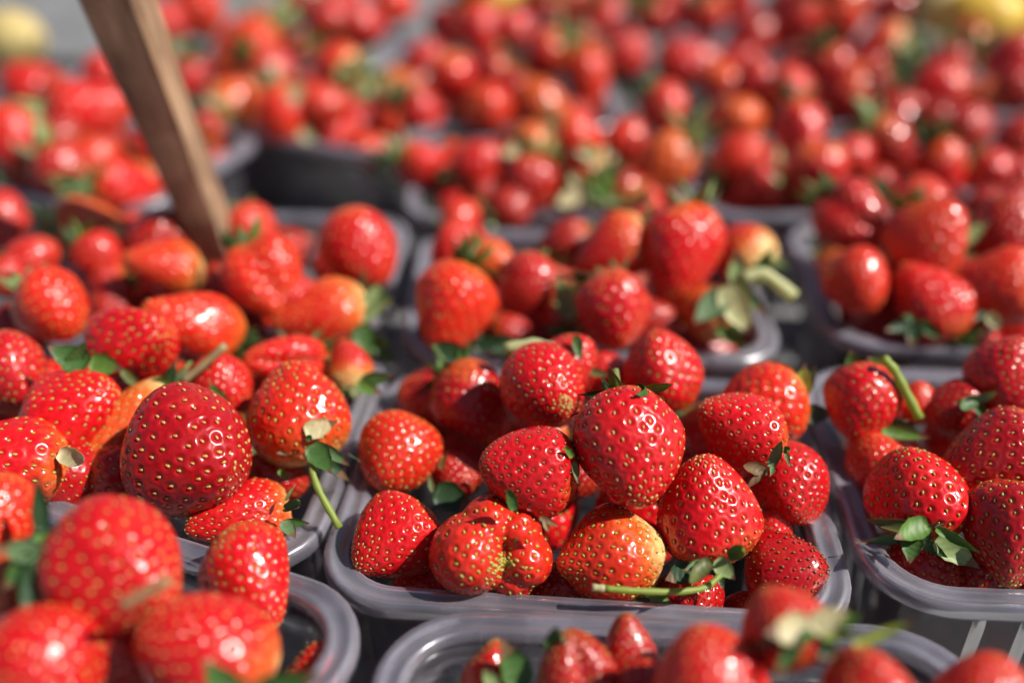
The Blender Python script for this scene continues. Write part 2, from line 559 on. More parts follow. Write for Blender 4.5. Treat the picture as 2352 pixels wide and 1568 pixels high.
def berry_meshes(kind, seed, level, nseeds, wrinkle=0.0, proud=0.0, tipcrowd=0):
    rg = np.random.RandomState(seed + 100)
    fn0 = shape_fn(kind, seed)
    q0 = fn0(ico(5)[0])
    k0 = 1.0 / np.hypot(*q0[:, :2].T).max()
    kz = 2 * NAT[kind] / (q0[:, 2].max() - q0[:, 2].min())
    c0 = 0.5 * (q0[:, 2].max() + q0[:, 2].min())
    def fn(d): return (fn0(d) - np.array([0, 0, c0])) * np.array([k0, k0, kz])
    n, f = ico(level)
    P = fn(n)
    sd = seed_dirs(nseeds, rg)
    if kind == 'kidney':                    # crowded where the folds meet
        ex = np.array([0.22, 0.14, -0.96]) + rg.normal(0, 0.16, (46, 3))
        sd = np.vstack([sd, ex / np.linalg.norm(ex, axis=1)[:, None]])
    if tipcrowd:
        ex = np.array([0.10, 0.0, -1.0]) + rg.normal(0, 0.15, (tipcrowd, 3)) * np.array([1, 1, 0.2])
        sd = np.vstack([sd, ex / np.linalg.norm(ex, axis=1)[:, None]])
    S = fn(sd)
    e = 0.02
    t1 = np.cross(sd, np.array([0.0, 0.0, 1.0])); t1 /= np.linalg.norm(t1, axis=1)[:, None] + 1e-9
    t2 = np.cross(sd, t1)
    def nb(d): return fn(d / np.linalg.norm(d, axis=1)[:, None])
    A = nb(sd + e * t1) - nb(sd - e * t1)
    B = nb(sd + e * t2) - nb(sd - e * t2)
    nr = np.cross(A, B); nr /= np.linalg.norm(nr, axis=1)[:, None] + 1e-9
    nr *= np.sign((nr * sd).sum(1))[:, None]
    # dimples, each with a soft raised lip
    dip = np.zeros(len(P))
    sg = 0.058 * math.sqrt(170.0 / nseeds)
    amp = rg.uniform(0.024, 0.046, len(S)) * (0.92 if level == 7 else 1.2)
    step = 4000
    for i in range(0, len(P), step):
        d2 = ((P[i:i + step, None, :] - S[None]) ** 2).sum(2)
        g = np.exp(-d2 / (sg * sg)) * amp * (1 - proud)
        l = np.exp(-((np.sqrt(d2) - 2.05 * sg) / (0.75 * sg)) ** 2) * 0.0075
        dip[i:i + step] = -g.max(1) + l.max(1)
    if wrinkle:
        k = rg.normal(0, 1, (14, 3)) * np.array([5.0, 5.0, 26.0]); ph = rg.uniform(0, 6.28, 14)
        wv = np.abs(np.sin(n @ k.T + ph + 2.2 * np.sin(n @ rg.normal(0, 4, (3, 14))))).mean(1)
        mask = np.clip((-n[:, 2] - n[:, 0] * 0.4) * 1.6 + 0.1, 0, 1)
        dip = dip - (wv - wv.mean()) * wrinkle * mask
    Nn = n.copy()
    P = P + Nn * dip[:, None]
    body = bpy.data.meshes.new('strawberry_' + kind)
    body.vertices.add(len(P)); body.vertices.foreach_set('co', P.ravel())
    body.loops.add(len(f) * 3); body.loops.foreach_set('vertex_index', f.ravel())
    body.polygons.add(len(f)); body.polygons.foreach_set('loop_start', np.arange(0, len(f) * 3, 3))
    body.polygons.foreach_set('use_smooth', np.ones(len(f), bool))
    body.update(calc_edges=True)
    body.materials.append(M_FLESH)
    # the seeds, lying in the dimples with their narrow end to the neck
    tv, tf = seed_template(level >= 6)
    V, Fc = [], []
    sw, sl_, sh = 0.026 * (170 / nseeds) ** 0.4, 0.041 * (170 / nseeds) ** 0.4, 0.020
    for i in range(len(S)):
        up = np.array([0, 0, 1.0]); yv = up - nr[i] * (up @ nr[i])
        if np.linalg.norm(yv) < 0.05: yv = t1[i]
        yv = yv + rg.normal(0, 0.25, 3); yv -= nr[i] * (yv @ nr[i]); yv /= np.linalg.norm(yv)
        xv = np.cross(yv, nr[i])
        k = rg.uniform(0.85, 1.18)
        base = S[i] + sd[i] * (-amp[i] * (1 - proud) + 0.021 + 0.008 * proud)
        V.append(base + k * (tv[:, :1] * sw * xv + tv[:, 1:2] * sl_ * yv + tv[:, 2:3] * sh * nr[i]))
        Fc.append(tf + i * len(tv))
    sm = mesh_np('seeds_' + kind, np.vstack(V), np.vstack(Fc))
    sm.materials.append(M_SEED)
    top = float(fn(np.array([[0.0, 0.0, 1.0]]))[0, 2])
    return body, sm, top


BANK = {}


def bank(kind, res, var):
    key = (kind, res, var)
    if key not in BANK:
        sd = 11 + 17 * var + sum(map(ord, kind))
        level, ns = {'hi': (7, 225), 'mid': (6, 195), 'low': (6, 140)}[res]
        wr = 0.024 if (kind, var) == ('blunt', 9) else 0.0
        pr = 0.9 if var == 8 else 0.0
        BANK[key] = berry_meshes(kind, sd, level, ns, wr, pr, 46 if var == 7 else 0)
    return BANK[key]


# ------------------------------------------------------------------ sepals, calyx, stems
def sepal_mesh(curl, cup, twist, width):
    """a pointed leaf of unit length along +Y with a folded midrib, a real thickness"""
    nu, nv = 9, 5
    rows = []
    ang, y, z = 0.0, 0.0, 0.0
    for i in range(nu):
        u = i / (nu - 1)
        hw = width * (math.sin(math.pi * (0.10 + 0.90 * u) ** 0.72) ** 1.05 * (1 + 0.06 * math.sin(23 * u + 3 * twist)) if u < 1 else 0.0)
        row = []
        for j in range(nv):
            s = -1 + 2 * j / (nv - 1)
            tw = twist * u
            lx, lz = s * hw, cup * hw * (abs(s) ** 1.3) + 0.012 * math.sin(9 * u + 2 * s)
            row.append((lx * math.cos(tw) - lz * math.sin(tw), y - math.sin(ang) * lz, z + math.cos(ang) * lz + lx * math.sin(tw)))
        rows.append(row)
        ang += curl / (nu - 1)
        y += math.cos(ang) / (nu - 1); z += math.sin(ang) / (nu - 1)
    top = [p for r_ in rows for p in r_]
    v = top + [(x, y, z - 0.022) for x, y, z in top]
    k = len(top)
    f = []
    for i in range(nu - 1):
        for j in range(nv - 1):
            a = i * nv + j
            f.append((a, a + 1, a + nv + 1, a + nv))
            f.append((k + a, k + a + nv, k + a + nv + 1, k + a + 1))
    edge = [i * nv for i in range(nu)] + [(nu - 1) * nv + j for j in range(1, nv)] + [i * nv + nv - 1 for i in range(nu - 2, -1, -1)] + [j for j in range(nv - 2, 0, -1)]
    for i in range(len(edge)):
        a, b = edge[i], edge[(i + 1) % len(edge)]
        f.append((b, a, k + a, k + b))
    me = mesh_np('sepal', v, f)
    me.materials.append(M_LEAF)
    return me


SEPALS = [sepal_mesh(0.5, 0.35, 0.0, 0.155), sepal_mesh(-0.7, 0.25, 0.3, 0.135), sepal_mesh(1.3, 0.45, -0.4, 0.15), sepal_mesh(0.1, 0.6, 0.6, 0.12),
          sepal_mesh(2.2, 0.5, 0.2, 0.165), sepal_mesh(0.25, 0.28, -0.1, 0.20)]


def disc_mesh():
    v, f = [(0, 0, 0.05)], []
    for k, (rr, z) in enumerate(((0.09, 0.05), (0.17, 0.02), (0.19, -0.02))):
        v += [(rr * math.cos(R(36 * i)), rr * math.sin(R(36 * i)), z) for i in range(10)]
    for i in range(10):
        j = (i + 1) % 10
        f.append((0, 1 + i, 1 + j))
        for k in range(2):
            a = 1 + 10 * k
            f.append((a + i, a + 10 + i, a + 10 + j, a + j))
    me = mesh_np('calyx', v, f)
    me.materials.append(M_LEAF)
    return me


CALYX_ME = disc_mesh()
GREENS = [(0.060, 0.150, 0.026), (0.095, 0.21, 0.035), (0.042, 0.105, 0.028), (0.14, 0.25, 0.045), (0.070, 0.14, 0.040)]
PALES = [(0.32, 0.42, 0.16), (0.45, 0.50, 0.22), (0.22, 0.34, 0.12), (0.52, 0.52, 0.30)]
BROWNS = [(0.20, 0.12, 0.06), (0.26, 0.18, 0.10), (0.12, 0.13, 0.05)]


def tube_mesh(name, pts, rads, seg=8):
    v, f = [], []
    n = len(pts)
    for i, (p, r_) in enumerate(zip(pts, rads)):
        d = (pts[min(i + 1, n - 1)] - pts[max(i - 1, 0)]).normalized()
        a = d.orthogonal().normalized() if i == 0 else (a - d * a.dot(d)).normalized()
        b = d.cross(a)
        v += [tuple(p + (a * math.cos(2 * math.pi * j / seg) + b * math.sin(2 * math.pi * j / seg)) * r_) for j in range(seg)]
    for i in range(n - 1):
        for j in range(seg):
            f.append((i * seg + j, i * seg + (j + 1) % seg, (i + 1) * seg + (j + 1) % seg, (i + 1) * seg + j))
    f.append(tuple(reversed(range(seg)))); f.append(tuple(range((n - 1) * seg, n * seg)))
    me = mesh_np(name, v, f)
    me.materials.append(M_LEAF)
    return me


STEMS = [tube_mesh('stem', [Vector((0, 0, 0)), Vector((0.05, 0, 0.25)), Vector((0.16, 0.03, 0.5)), Vector((0.30, 0.05, 0.72))], [0.085, 0.06, 0.055, 0.06]),
         tube_mesh('stem', [Vector((0, 0, 0)), Vector((-0.03, 0.02, 0.2)), Vector((-0.12, 0.03, 0.36))], [0.09, 0.075, 0.08])]


def child(o, parent, loc, rot, s):
    o.parent = parent
    o.location, o.rotation_euler = loc, rot
    o.scale = (s, s, s)


def add_calyx(b, top, kind, rg, n=None, stem=True, big=1.0):
    pal = {1: GREENS, 2: BROWNS, 3: PALES}[kind]
    c = link_mesh('calyx', CALYX_ME, b)
    c.location = (0, 0, top - 0.005)
    col = rg.choice(pal)
    c.color = (*col, 1)
    n = n or rg.randint(8, 11)
    for i in range(n):
        s = link_mesh('sepal', SEPALS[rg.randint(0, 5)], c)
        a = 2 * math.pi * (i + rg.uniform(-0.3, 0.3)) / n
        lift = R(rg.uniform(-12, 38))
        m = Matrix.Rotation(a, 4, 'Z') @ Matrix.Translation((0, 0.10, 0.03 + 0.012 * (i % 2))) @ Matrix.Rotation(lift, 4, 'X')
        s.matrix_local = m @ Matrix.Scale(big * rg.uniform(0.55, 0.88), 4)
        s.color = (*rg.choice(pal), 1)
    if stem:
        s = link_mesh('stem', rg.choice(STEMS), c)
        s.rotation_euler = (rg.uniform(-0.3, 0.3), rg.uniform(-0.3, 0.3), rg.uniform(0, 6.28))
        s.location = (0, 0, 0.03)
        s.color = (*rg.choice([(0.20, 0.28, 0.07), (0.28, 0.33, 0.12), (0.13, 0.21, 0.05)]), 1)
    return c


# ------------------------------------------------------------------ strawberries
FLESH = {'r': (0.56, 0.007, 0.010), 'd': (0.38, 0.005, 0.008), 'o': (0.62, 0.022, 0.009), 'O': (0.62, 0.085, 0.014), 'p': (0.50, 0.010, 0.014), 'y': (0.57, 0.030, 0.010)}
SEEDC = {'y': (0.46, 0.30, 0.055), 'g': (0.36, 0.32, 0.05), 'b': (0.22, 0.085, 0.02), 't': (0.50, 0.27, 0.07)}
HEAP = 0.030


def heap_point(key, x, y):
    """where the line of sight meets the rounded top of a punnet's heap"""
    c, rot, dz = PUN[key]
    d = ray(x, y)
    cr, sr = math.cos(-rot), math.sin(-rot)
    best, prev = None, None
    z = 0.12
    while z < 1.6:
        p = EYE + d * z
        q = p - c
        u, v = (q.x * cr - q.y * sr) / (PW / 2), (q.x * sr + q.y * cr) / (PD / 2)
        if abs(u) < 1.0 and abs(v) < 1.0:
            hh = RIM + dz - 0.004 + HEAP * (1 - abs(u) ** 2.5) * (1 - abs(v) ** 2.5)
            if p.z <= hh:
                return p
        z += 0.0015
    return at_h(x, y, 0.004 + dz)


BERRIES = {}
IDX = [0]


def berry(key, x, y, d, kind, a, el, fl, neck, cal, label, h=None, res=None, var=None, ratio=1.0, roll=None, seed='y', z=None, name=None, stem=True, group='strawberries heaped in the punnets'):
    """a strawberry d wide (in view pixels) whose tip points a degrees round in the view and el degrees towards the viewer"""
    IDX[0] += 1
    rg = random.Random(IDX[0] * 31 + 5)
    p = at_z(x, y, z) if z else (at_h(x, y, h) if h is not None else heap_point(key, x, y))
    dep = depth_of(p)
    if res is None:
        res = 'mid' if dep < 0.46 else 'low'
    if res == 'low' and not cal and rg.random() < 0.55:
        a, el = a + rg.uniform(-60, 60), -rg.uniform(0, 35)
    if var is None:
        var = rg.randint(0, 1)
    rad = 0.5 * (1.10 if res == 'low' and z is None else 1.12 if key in 'KLMB' and z is None else 1.05) * d * dep / FPX
    body, sm, top = bank(kind, res, var)
    view = (EYE - p).normalized()
    rr_ = (RGT - view * RGT.dot(view)).normalized()
    uu_ = view.cross(rr_)
    tip = (rr_ * math.cos(R(a)) + uu_ * math.sin(R(a))) * math.cos(R(el)) + view * math.sin(R(el))
    zax = -tip.normalized()
    xax = (rr_ - zax * rr_.dot(zax))
    if xax.length < 0.2:
        xax = uu_ - zax * uu_.dot(zax)
    xax.normalize()
    yax = zax.cross(xax)
    m = Matrix((xax, yax, zax)).transposed().to_4x4()
    m = m @ Matrix.Rotation(R(roll) if roll is not None else rg.uniform(0, 6.28), 4, 'Z')
    o = link_mesh('strawberry', body)
    o.matrix_world = Matrix.Translation(p) @ m @ Matrix.Diagonal((rad, rad, rad * ratio, 1))
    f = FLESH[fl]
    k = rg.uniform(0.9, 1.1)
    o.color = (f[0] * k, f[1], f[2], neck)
    s = link_mesh('seeds', sm, o)
    s['kind'] = 'stuff'
    s.color = (*SEEDC[seed], 1)
    if not cal and name is None and res != 'hi' and rg.random() < 0.75:
        cal = rg.choice((1, 3) if res == 'low' else (1, 1, 3))
    if cal:
        add_calyx(o, top, cal, rg, None, stem, 1.6 if res == 'low' else 1.15 if res == 'mid' else 1.0)
    tag(o, label, 'strawberry', group)
    if name:
        BERRIES[name] = o
    return o


b = berry
# the sharp middle punnet
b('C', 1447, 1036, 272, 'blunt', -80, 35, 'r', 0, 1, 'big wrinkled heart-shaped red strawberry on top of the sharp middle punnet', .032, 'hi', 9, .98, 0, 't', name='top')
b('C', 1212, 1077, 216, 'cone', 175, 25, 'r', 0, 0, 'red cone-shaped strawberry leaning left beside the wrinkled top one', .027, 'hi', 0, 1.0, 0, 'b', name='leanleft')
b('C', 1255, 888, 212, 'globe', -50, 58, 'r', .06, 0, 'round strawberry with a tan seedy tip, left behind the wrinkled top one', .030, 'hi', 7, .98, 0, 't', name='tan')
b('C', 1303, 832, 150, 'globe', 60, 10, 'p', 0, 0, 'red strawberry peeping over the tan-tipped one, a leaf lying on it', .026, 'mid', 0, name='peep')
b('C', 1520, 850, 196, 'globe', 100, 25, 'r', 0, 0, 'round glossy red strawberry at the back of the sharp middle punnet', .022, 'mid', 1, 1.0, name='back')
b('C', 1745, 935, 200, 'globe', 200, 25, 'o', .16, 0, 'orange-red strawberry at the back right corner with yellow-green leaves behind', .014, 'mid', 0, 1.0, name='corner')
b('C', 1693, 982, 200, 'cone', 150, 22, 'r', 0, 0, 'red strawberry right of the wrinkled one, dried curled leaves at its lower edge', .025, 'hi', 1, .95, 30, 't', name='dry')
b('C', 1627, 1168, 246, 'cone', 97, 28, 'r', .17, 0, 'large bright red strawberry with an orange neck and green leaves hanging below', .014, 'hi', 0, .98, 40, 't', name='neck')
b('C', 1822, 1120, 192, 'globe', -80, 40, 'r', 0, 0, 'round red strawberry against the right wall of the sharp middle punnet', .006, 'hi', 1, 1.0, 0, 'b')
b('C', 1812, 1318, 205, 'wide', 10, 25, 'd', 0, 0, 'dark red seedy strawberry in the front right corner of the sharp middle punnet', -.003, 'hi', 8, 1.0, 0, 'b')
b('C', 1772, 1216, 110, 'cone', 60, 20, 'r', 0, 0, 'small red strawberry wedged behind the orange-necked one', -.004, 'mid', 0)
b('C', 1138, 1264, 290, 'kidney', -90, 78, 'o', .0, 0, 'knobbly folded orange-red strawberry at the front of the sharp middle punnet', .006, 'hi', 0, 1.0, 0, 'g', name='knob')
b('C', 1397, 1283, 238, 'blunt', 192, 24, 'y', .42, 0, 'half-ripe orange strawberry with a yellow-green shoulder under the wrinkled one', .003, 'hi', 1, 1.02, 20, 'g')
b('C', 900, 1238, 212, 'heart', 215, 25, 'r', 0, 0, 'bright red strawberry in the front left corner of the sharp middle punnet', .002, 'hi', 1, 1.0, 60, 't')
b('C', 912, 1046, 190, 'globe', -110, 30, 'o', .10, 0, 'round orange-red strawberry against the left wall of the sharp middle punnet', .005, 'hi', 0, 1.04, 90, 'y')
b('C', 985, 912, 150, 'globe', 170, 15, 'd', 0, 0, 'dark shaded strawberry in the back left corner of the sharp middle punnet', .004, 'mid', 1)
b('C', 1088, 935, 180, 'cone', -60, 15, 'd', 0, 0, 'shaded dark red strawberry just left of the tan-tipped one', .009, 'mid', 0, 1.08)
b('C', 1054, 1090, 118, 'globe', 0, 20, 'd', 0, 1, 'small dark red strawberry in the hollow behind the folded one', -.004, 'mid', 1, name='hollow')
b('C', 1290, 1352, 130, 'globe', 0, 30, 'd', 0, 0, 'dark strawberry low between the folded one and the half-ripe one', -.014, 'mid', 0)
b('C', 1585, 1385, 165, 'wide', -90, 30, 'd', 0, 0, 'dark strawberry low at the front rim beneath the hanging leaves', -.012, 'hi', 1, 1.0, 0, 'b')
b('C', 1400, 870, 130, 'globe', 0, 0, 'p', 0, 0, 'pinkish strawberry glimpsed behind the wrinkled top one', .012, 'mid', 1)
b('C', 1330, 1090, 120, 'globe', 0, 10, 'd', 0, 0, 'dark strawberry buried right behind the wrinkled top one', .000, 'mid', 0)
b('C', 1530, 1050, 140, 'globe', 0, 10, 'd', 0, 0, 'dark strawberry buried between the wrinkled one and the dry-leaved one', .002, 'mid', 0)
b('C', 975, 1352, 130, 'globe', 0, 30, 'r', 0, 0, 'strawberry dimly red through the front wall below the front left corner one', -.020, 'mid', 0)
b('C', 1120, 1392, 135, 'globe', 90, 30, 'r', 0, 0, 'strawberry dimly red through the plastic wall below the folded one', -.022, 'mid', 1)
b('C', 1420, 1405, 135, 'cone', 30, 30, 'r', 0, 0, 'strawberry dimly red through the plastic wall below the pale stem', -.022, 'mid', 0)
b('C', 1720, 1420, 140, 'globe', 60, 30, 'd', 0, 0, 'strawberry dimly red through the plastic below the dark red seedy one', -.020, 'mid', 1)
b('A', 2105, 1375, 150, 'globe', 60, 30, 'd', 0, 0, 'strawberry dimly red through the right punnet wall left of the upright ribs', -.030, 'mid', 0)
b('A', 2255, 1420, 150, 'globe', 60, 30, 'd', 0, 0, 'strawberry dimly red through the right punnet wall behind the upright ribs', -.032, 'mid', 1)
# the punnet on the right
b('A', 2103, 1128, 262, 'wide', 96, 20, 'r', .16, 0, 'broad strawberry with a splayed green calyx in the corner of the right punnet', .010, 'hi', 0, .92, 0, 'g', name='splay')
b('A', 2282, 1056, 222, 'cone', 200, 22, 'd', 0, 0, 'deep red yellow-seeded strawberry behind the one with the splayed calyx', .016, 'hi', 1, 1.05, 0, 'y')
b('A', 2325, 1232, 230, 'heart', -100, 25, 'd', 0, 0, 'deep red strawberry cut by the right edge, beside the splayed calyx', .008, 'hi', 0, 1.05, 0, 'g')
b('A', 1976, 928, 186, 'globe', -100, 25, 'r', 0, 0, 'round red strawberry with leaves on top in the back left of the right punnet', .016, 'mid', 1, 1.0, name='leafy')
b('A', 2108, 922, 96, 'globe', 60, 20, 'o', 0, 0, 'small orange-red strawberry behind the long pale stem', .012, 'mid', 0)
b('A', 2192, 942, 140, 'globe', 190, 20, 'd', 0, 0, 'small dark strawberry with a crumpled green calyx on its right', .012, 'mid', 0, name='crumple')
b('A', 2305, 846, 172, 'globe', 60, 20, 'p', 0, 0, 'dark pink strawberry at the back of the right punnet near the frame edge', .026, 'mid', 1)
b('A', 2350, 915, 140, 'cone', 0, 20, 'd', 0, 0, 'dark strawberry cut by the right edge below the dark pink one', .022, 'mid', 0)
b('A', 2010, 1065, 152, 'globe', 120, 20, 'o', .12, 0, 'orange-topped strawberry behind the broad one with the splayed calyx', .002, 'mid', 0)
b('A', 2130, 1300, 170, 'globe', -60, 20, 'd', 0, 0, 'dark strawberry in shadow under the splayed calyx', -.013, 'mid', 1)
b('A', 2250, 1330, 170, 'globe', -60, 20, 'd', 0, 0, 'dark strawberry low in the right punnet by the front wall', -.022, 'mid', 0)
# the punnet on the left
b('L', 445, 1040, 286, 'globe', -10, 42, 'd', .0, 0, 'large round dark red seedy strawberry, front of the left punnet', .024, 'hi', 0, .97, 0, 't')
b('L', 690, 945, 236, 'globe', 100, 10, 'o', .36, 0, 'orange strawberry with a white neck and a long green stem', .020, 'hi', 1, .95, 0, 'y', name='white')
b('L', 172, 942, 205, 'lobed', 30, 30, 'r', 0, 0, 'two-lobed glossy red strawberry at the left, behind the round dark one', .024, 'mid', 0, 1.1, 30, name='twolobe')
b('L', 290, 972, 126, 'long', 222, 15, 'O', .30, 0, 'long orange strawberry tucked behind the round dark one', .018, 'mid', 0, 1.75)
b('L', 545, 1186, 150, 'cone', 192, 15, 'r', .12, 0, 'small red strawberry lying on its side with curly leaves at its right end', .004, 'hi', 1, 1.35, 0, 't', name='side')
b('L', 300, 1118, 178, 'cone', -20, 10, 'd', 0, 0, 'dark red strawberry in the shade under the round dark one', .004, 'mid', 0, 1.1)
b('L', 145, 1092, 150, 'globe', 160, 20, 'd', 0, 0, 'yellow-seeded red strawberry behind the near punnet rim at the left', .012, 'mid', 8, name='rimleft')
b('L', -5, 1075, 236, 'heart', 180, 15, 'r', .2, 0, 'yellow-seeded strawberry cut by the left edge, sharp at its top', .020, 'hi', 1, 1.1, 0, 'g')
b('L', 28, 862, 168, 'globe', -60, 25, 'p', 0, 0, 'pinkish red strawberry cut by the left edge above the two-lobed one', .024, 'mid', 1, 1.1)
b('L', 318, 792, 205, 'lobed', 30, 50, 'r', 0, 0, 'red strawberry with a green-creased dimple, behind the long orange one', .030, 'mid', 1, 1.05, 80, name='dimple')
b('L', 510, 890, 138, 'globe', -70, 25, 'r', .1, 0, 'small glossy red strawberry between the round dark one and the white-necked one', .018, 'mid', 0, name='glossy')
b('L', 655, 824, 108, 'lobed', 180, 20, 'r', 0, 0, 'two small joined red lobes of a strawberry behind the white-necked one', .020, 'mid', 0, 1.75, 0)
b('L', 640, 1095, 130, 'globe', 0, 10, 'd', 0, 0, 'dark strawberry in the shadow under the white-necked one', -.004, 'mid', 0)
# the punnet with the stake
b('K', 440, 744, 152, 'long', 160, 20, 'o', .06, 0, 'smooth orange-red strawberry lying crosswise below the stake', .022, 'mid', 0, 1.3)
b('K', 125, 706, 162, 'globe', -40, 30, 'o', 0, 0, 'round orange-red strawberry at the left of the punnet with the stake', .026, 'mid', 0)
b('K', 738, 722, 156, 'cone', 195, 15, 'o', .34, 1, 'long orange strawberry with a yellow neck and leaves on its right', .016, 'mid', 0, 1.25, name='longorange')
b('K', 612, 645, 182, 'lobed', -60, 30, 'o', 0, 0, 'lumpy orange-red strawberry at the foot of the stake', .028, 'mid', 1, 1.05)
b('K', 372, 612, 132, 'cone', 165, 20, 'o', .42, 1, 'strawberry with a yellow shoulder left of the foot of the stake', .026, 'mid', 1, 1.15)
b('K', 828, 578, 168, 'globe', -75, 25, 'r', 0, 0, 'tall egg-shaped strawberry standing alone by the dark gap', .026, 'mid', 0, 1.12, name='egg')
b('K', 582, 530, 112, 'globe', -50, 30, 'o', .12, 3, 'orange-red strawberry just right of the stake', .020, 'mid', 0)
b('K', 370, 545, 140, 'globe', 60, 20, 'd', 0, 0, 'red strawberry crossed by the shadow of the stake', .024, 'mid', 1)
b('K', 196, 512, 124, 'cone', 0, 20, 'O', .14, 3, 'orange strawberry with a whitish calyx, left of the shaded one', .024, 'mid', 0, 1.2, name='whitecal')
b('K', 228, 590, 112, 'globe', -40, 20, 'r', 0, 0, 'red strawberry below the one with the whitish calyx', .022, 'mid', 1)
b('K', 78, 592, 112, 'globe', 50, 20, 'r', 0, 0, 'red strawberry with a pink shine near the left edge, above the round orange-red one', .024, 'mid', 0)
b('K', 18, 640, 100, 'globe', -50, 20, 'p', 0, 1, 'pinkish strawberry at the left edge beside the round orange-red one', .020, 'mid', 1)
b('K', 8, 500, 112, 'globe', -30, 20, 'p', 0, 0, 'deep pink strawberry at the left edge below the far rim', .022, 'mid', 0)
b('K', 20, 560, 90, 'cone', 80, 20, 'r', 0, 0, 'small red strawberry at the left edge under the deep pink one', .018, 'mid', 0)
b('K', 690, 690, 110, 'globe', 0, 20, 'r', 0, 0, 'rosy strawberry between the lumpy one and the long orange one', .020, 'mid', 1)
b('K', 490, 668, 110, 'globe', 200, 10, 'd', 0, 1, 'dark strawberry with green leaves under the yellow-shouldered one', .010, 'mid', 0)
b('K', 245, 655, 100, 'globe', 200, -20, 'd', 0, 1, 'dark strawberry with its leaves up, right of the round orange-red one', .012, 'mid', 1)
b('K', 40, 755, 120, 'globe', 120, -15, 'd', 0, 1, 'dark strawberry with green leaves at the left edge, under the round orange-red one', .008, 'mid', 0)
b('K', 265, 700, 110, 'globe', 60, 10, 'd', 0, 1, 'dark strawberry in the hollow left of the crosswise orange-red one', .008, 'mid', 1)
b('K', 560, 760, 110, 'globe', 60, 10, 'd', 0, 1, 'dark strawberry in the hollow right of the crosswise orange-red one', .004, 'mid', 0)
b('K', 300, 540, 100, 'globe', 60, 10, 'r', 0, 0, 'red strawberry with a pale leaf close left of the stake shadow', .016, 'mid', 0)
b('L', 395, 880, 110, 'globe', 60, -20, 'd', 0, 1, 'dark strawberry with leaves above the round dark red one', .010, 'mid', 1)
b('L', 800, 835, 100, 'cone', 100, -10, 'r', .5, 3, 'strawberry with a pinkish white neck behind the white-necked one', .012, 'mid', 0)
# behind the middle
b('M', 1040, 712, 182, 'cone', -105, 15, 'o', .0, 1, 'blurred orange-red cone-shaped strawberry pointing down at the left of its punnet', .022, 'mid', 0, 1.05, name='coneleft')
b('M', 1212, 656, 134, 'globe', -120, 20, 'p', 0, 1, 'blurred pinkish round strawberry right of the cone-shaped one', .022, 'mid', 0)
b('M', 1056, 572, 138, 'globe', 110, 20, 'r', 0, 0, 'blurred red strawberry above the cone-shaped one', .024, 'mid', 1)
b('M', 1136, 608, 110, 'cone', -30, 25, 'O', 0, 0, 'blurred orange strawberry between two red ones behind the cone-shaped one', .024, 'mid', 0)
b('M', 1402, 580, 146, 'cone', 215, 15, 'r', .26, 3, 'blurred strawberry with a pale pointed shoulder, left of the tallest one', .028, 'mid', 1, 1.15)
b('M', 1562, 586, 178, 'cone', -105, 20, 'r', 0, 0, 'tall glossy blurred strawberry at the top of the heap behind the middle', .030, 'mid', 0, 1.15)
b('M', 1405, 722, 186, 'lobed', -80, 25, 'p', .05, 0, 'blurred lumpy pink-red strawberry in front of the tallest one', .024, 'mid', 1, 1.0)
b('M', 1702, 580, 140, 'globe', 150, -25, 'r', .5, 3, 'blurred strawberry turned with its whitish calyx to the viewer', .022, 'mid', 0)
b('M', 1625, 715, 130, 'globe', 150, -15, 'O', .3, 3, 'blurred orange strawberry half covered by a large pale leaf', .012, 'mid', 0, name='pale')
b('M', 1475, 530, 112, 'globe', 60, 20, 'p', 0, 0, 'blurred rosy strawberry behind the pale-shouldered one', .024, 'mid', 0)
b('M', 1300, 560, 116, 'globe', 180, -10, 'd', .1, 3, 'blurred strawberry with a grey-green calyx at the back of its heap', .022, 'mid', 1)
b('M', 1500, 740, 120, 'globe', 0, 10, 'd', 0, 0, 'dark blurred strawberry under the tallest one', .006, 'mid', 1)
b('M', 1180, 770, 120, 'globe', 0, -10, 'd', 0, 1, 'dark blurred strawberry with leaves, low by the cone-shaped one', .002, 'mid', 0)
b('M', 1295, 735, 110, 'globe', -90, -20, 'd', 0, 1, 'dark blurred strawberry whose long leaf stands up in the middle', .008, 'mid', 0, name='upleaf')
# right, second row
b('B', 1962, 508, 158, 'lobed', -40, 25, 'p', 0, 0, 'blurred lumpy dark pink strawberry at the back left of its punnet', .028, 'mid', 1, 1.15)
b('B', 2135, 562, 178, 'heart', -70, 25, 'o', 0, 0, 'large blurred orange-red heart-shaped strawberry amid its heap', .030, 'mid', 0, 1.05)
b('B', 2115, 470, 132, 'globe', 90, -10, 'o', .12, 0, 'blurred orange-red strawberry behind the large heart-shaped one', .024, 'mid', 1)
b('B', 1970, 652, 142, 'globe', -60, 25, 'o', 0, 0, 'round blurred orange-red strawberry by the left wall of its punnet', .018, 'mid', 0, 1.05)
b('B', 2132, 690, 166, 'cone', 130, 10, 'r', 0, 1, 'blurred red strawberry with dark leaves below, front of its punnet', .014, 'mid', 1, 1.05, name='bfront')
b('B', 2295, 662, 170, 'globe', 190, 5, 'o', .16, 3, 'blurred strawberry with a pale calyx near the right edge', .020, 'mid', 0, 1.1, name='paleedge')
b('B', 2312, 525, 152, 'globe', 100, 20, 'd', 0, 0, 'dark blurred strawberry near the right edge in the second row', .030, 'mid', 0)
b('B', 2350, 600, 110, 'cone', 30, 20, 'd', 0, 0, 'dark blurred strawberry cut by the right edge in the second row', .022, 'mid', 1)
b('B', 2225, 640, 105, 'globe', 30, -20, 'd', 0, 3, 'dark blurred strawberry showing only its grey-green leaves', .014, 'mid', 1, name='greyleaf')
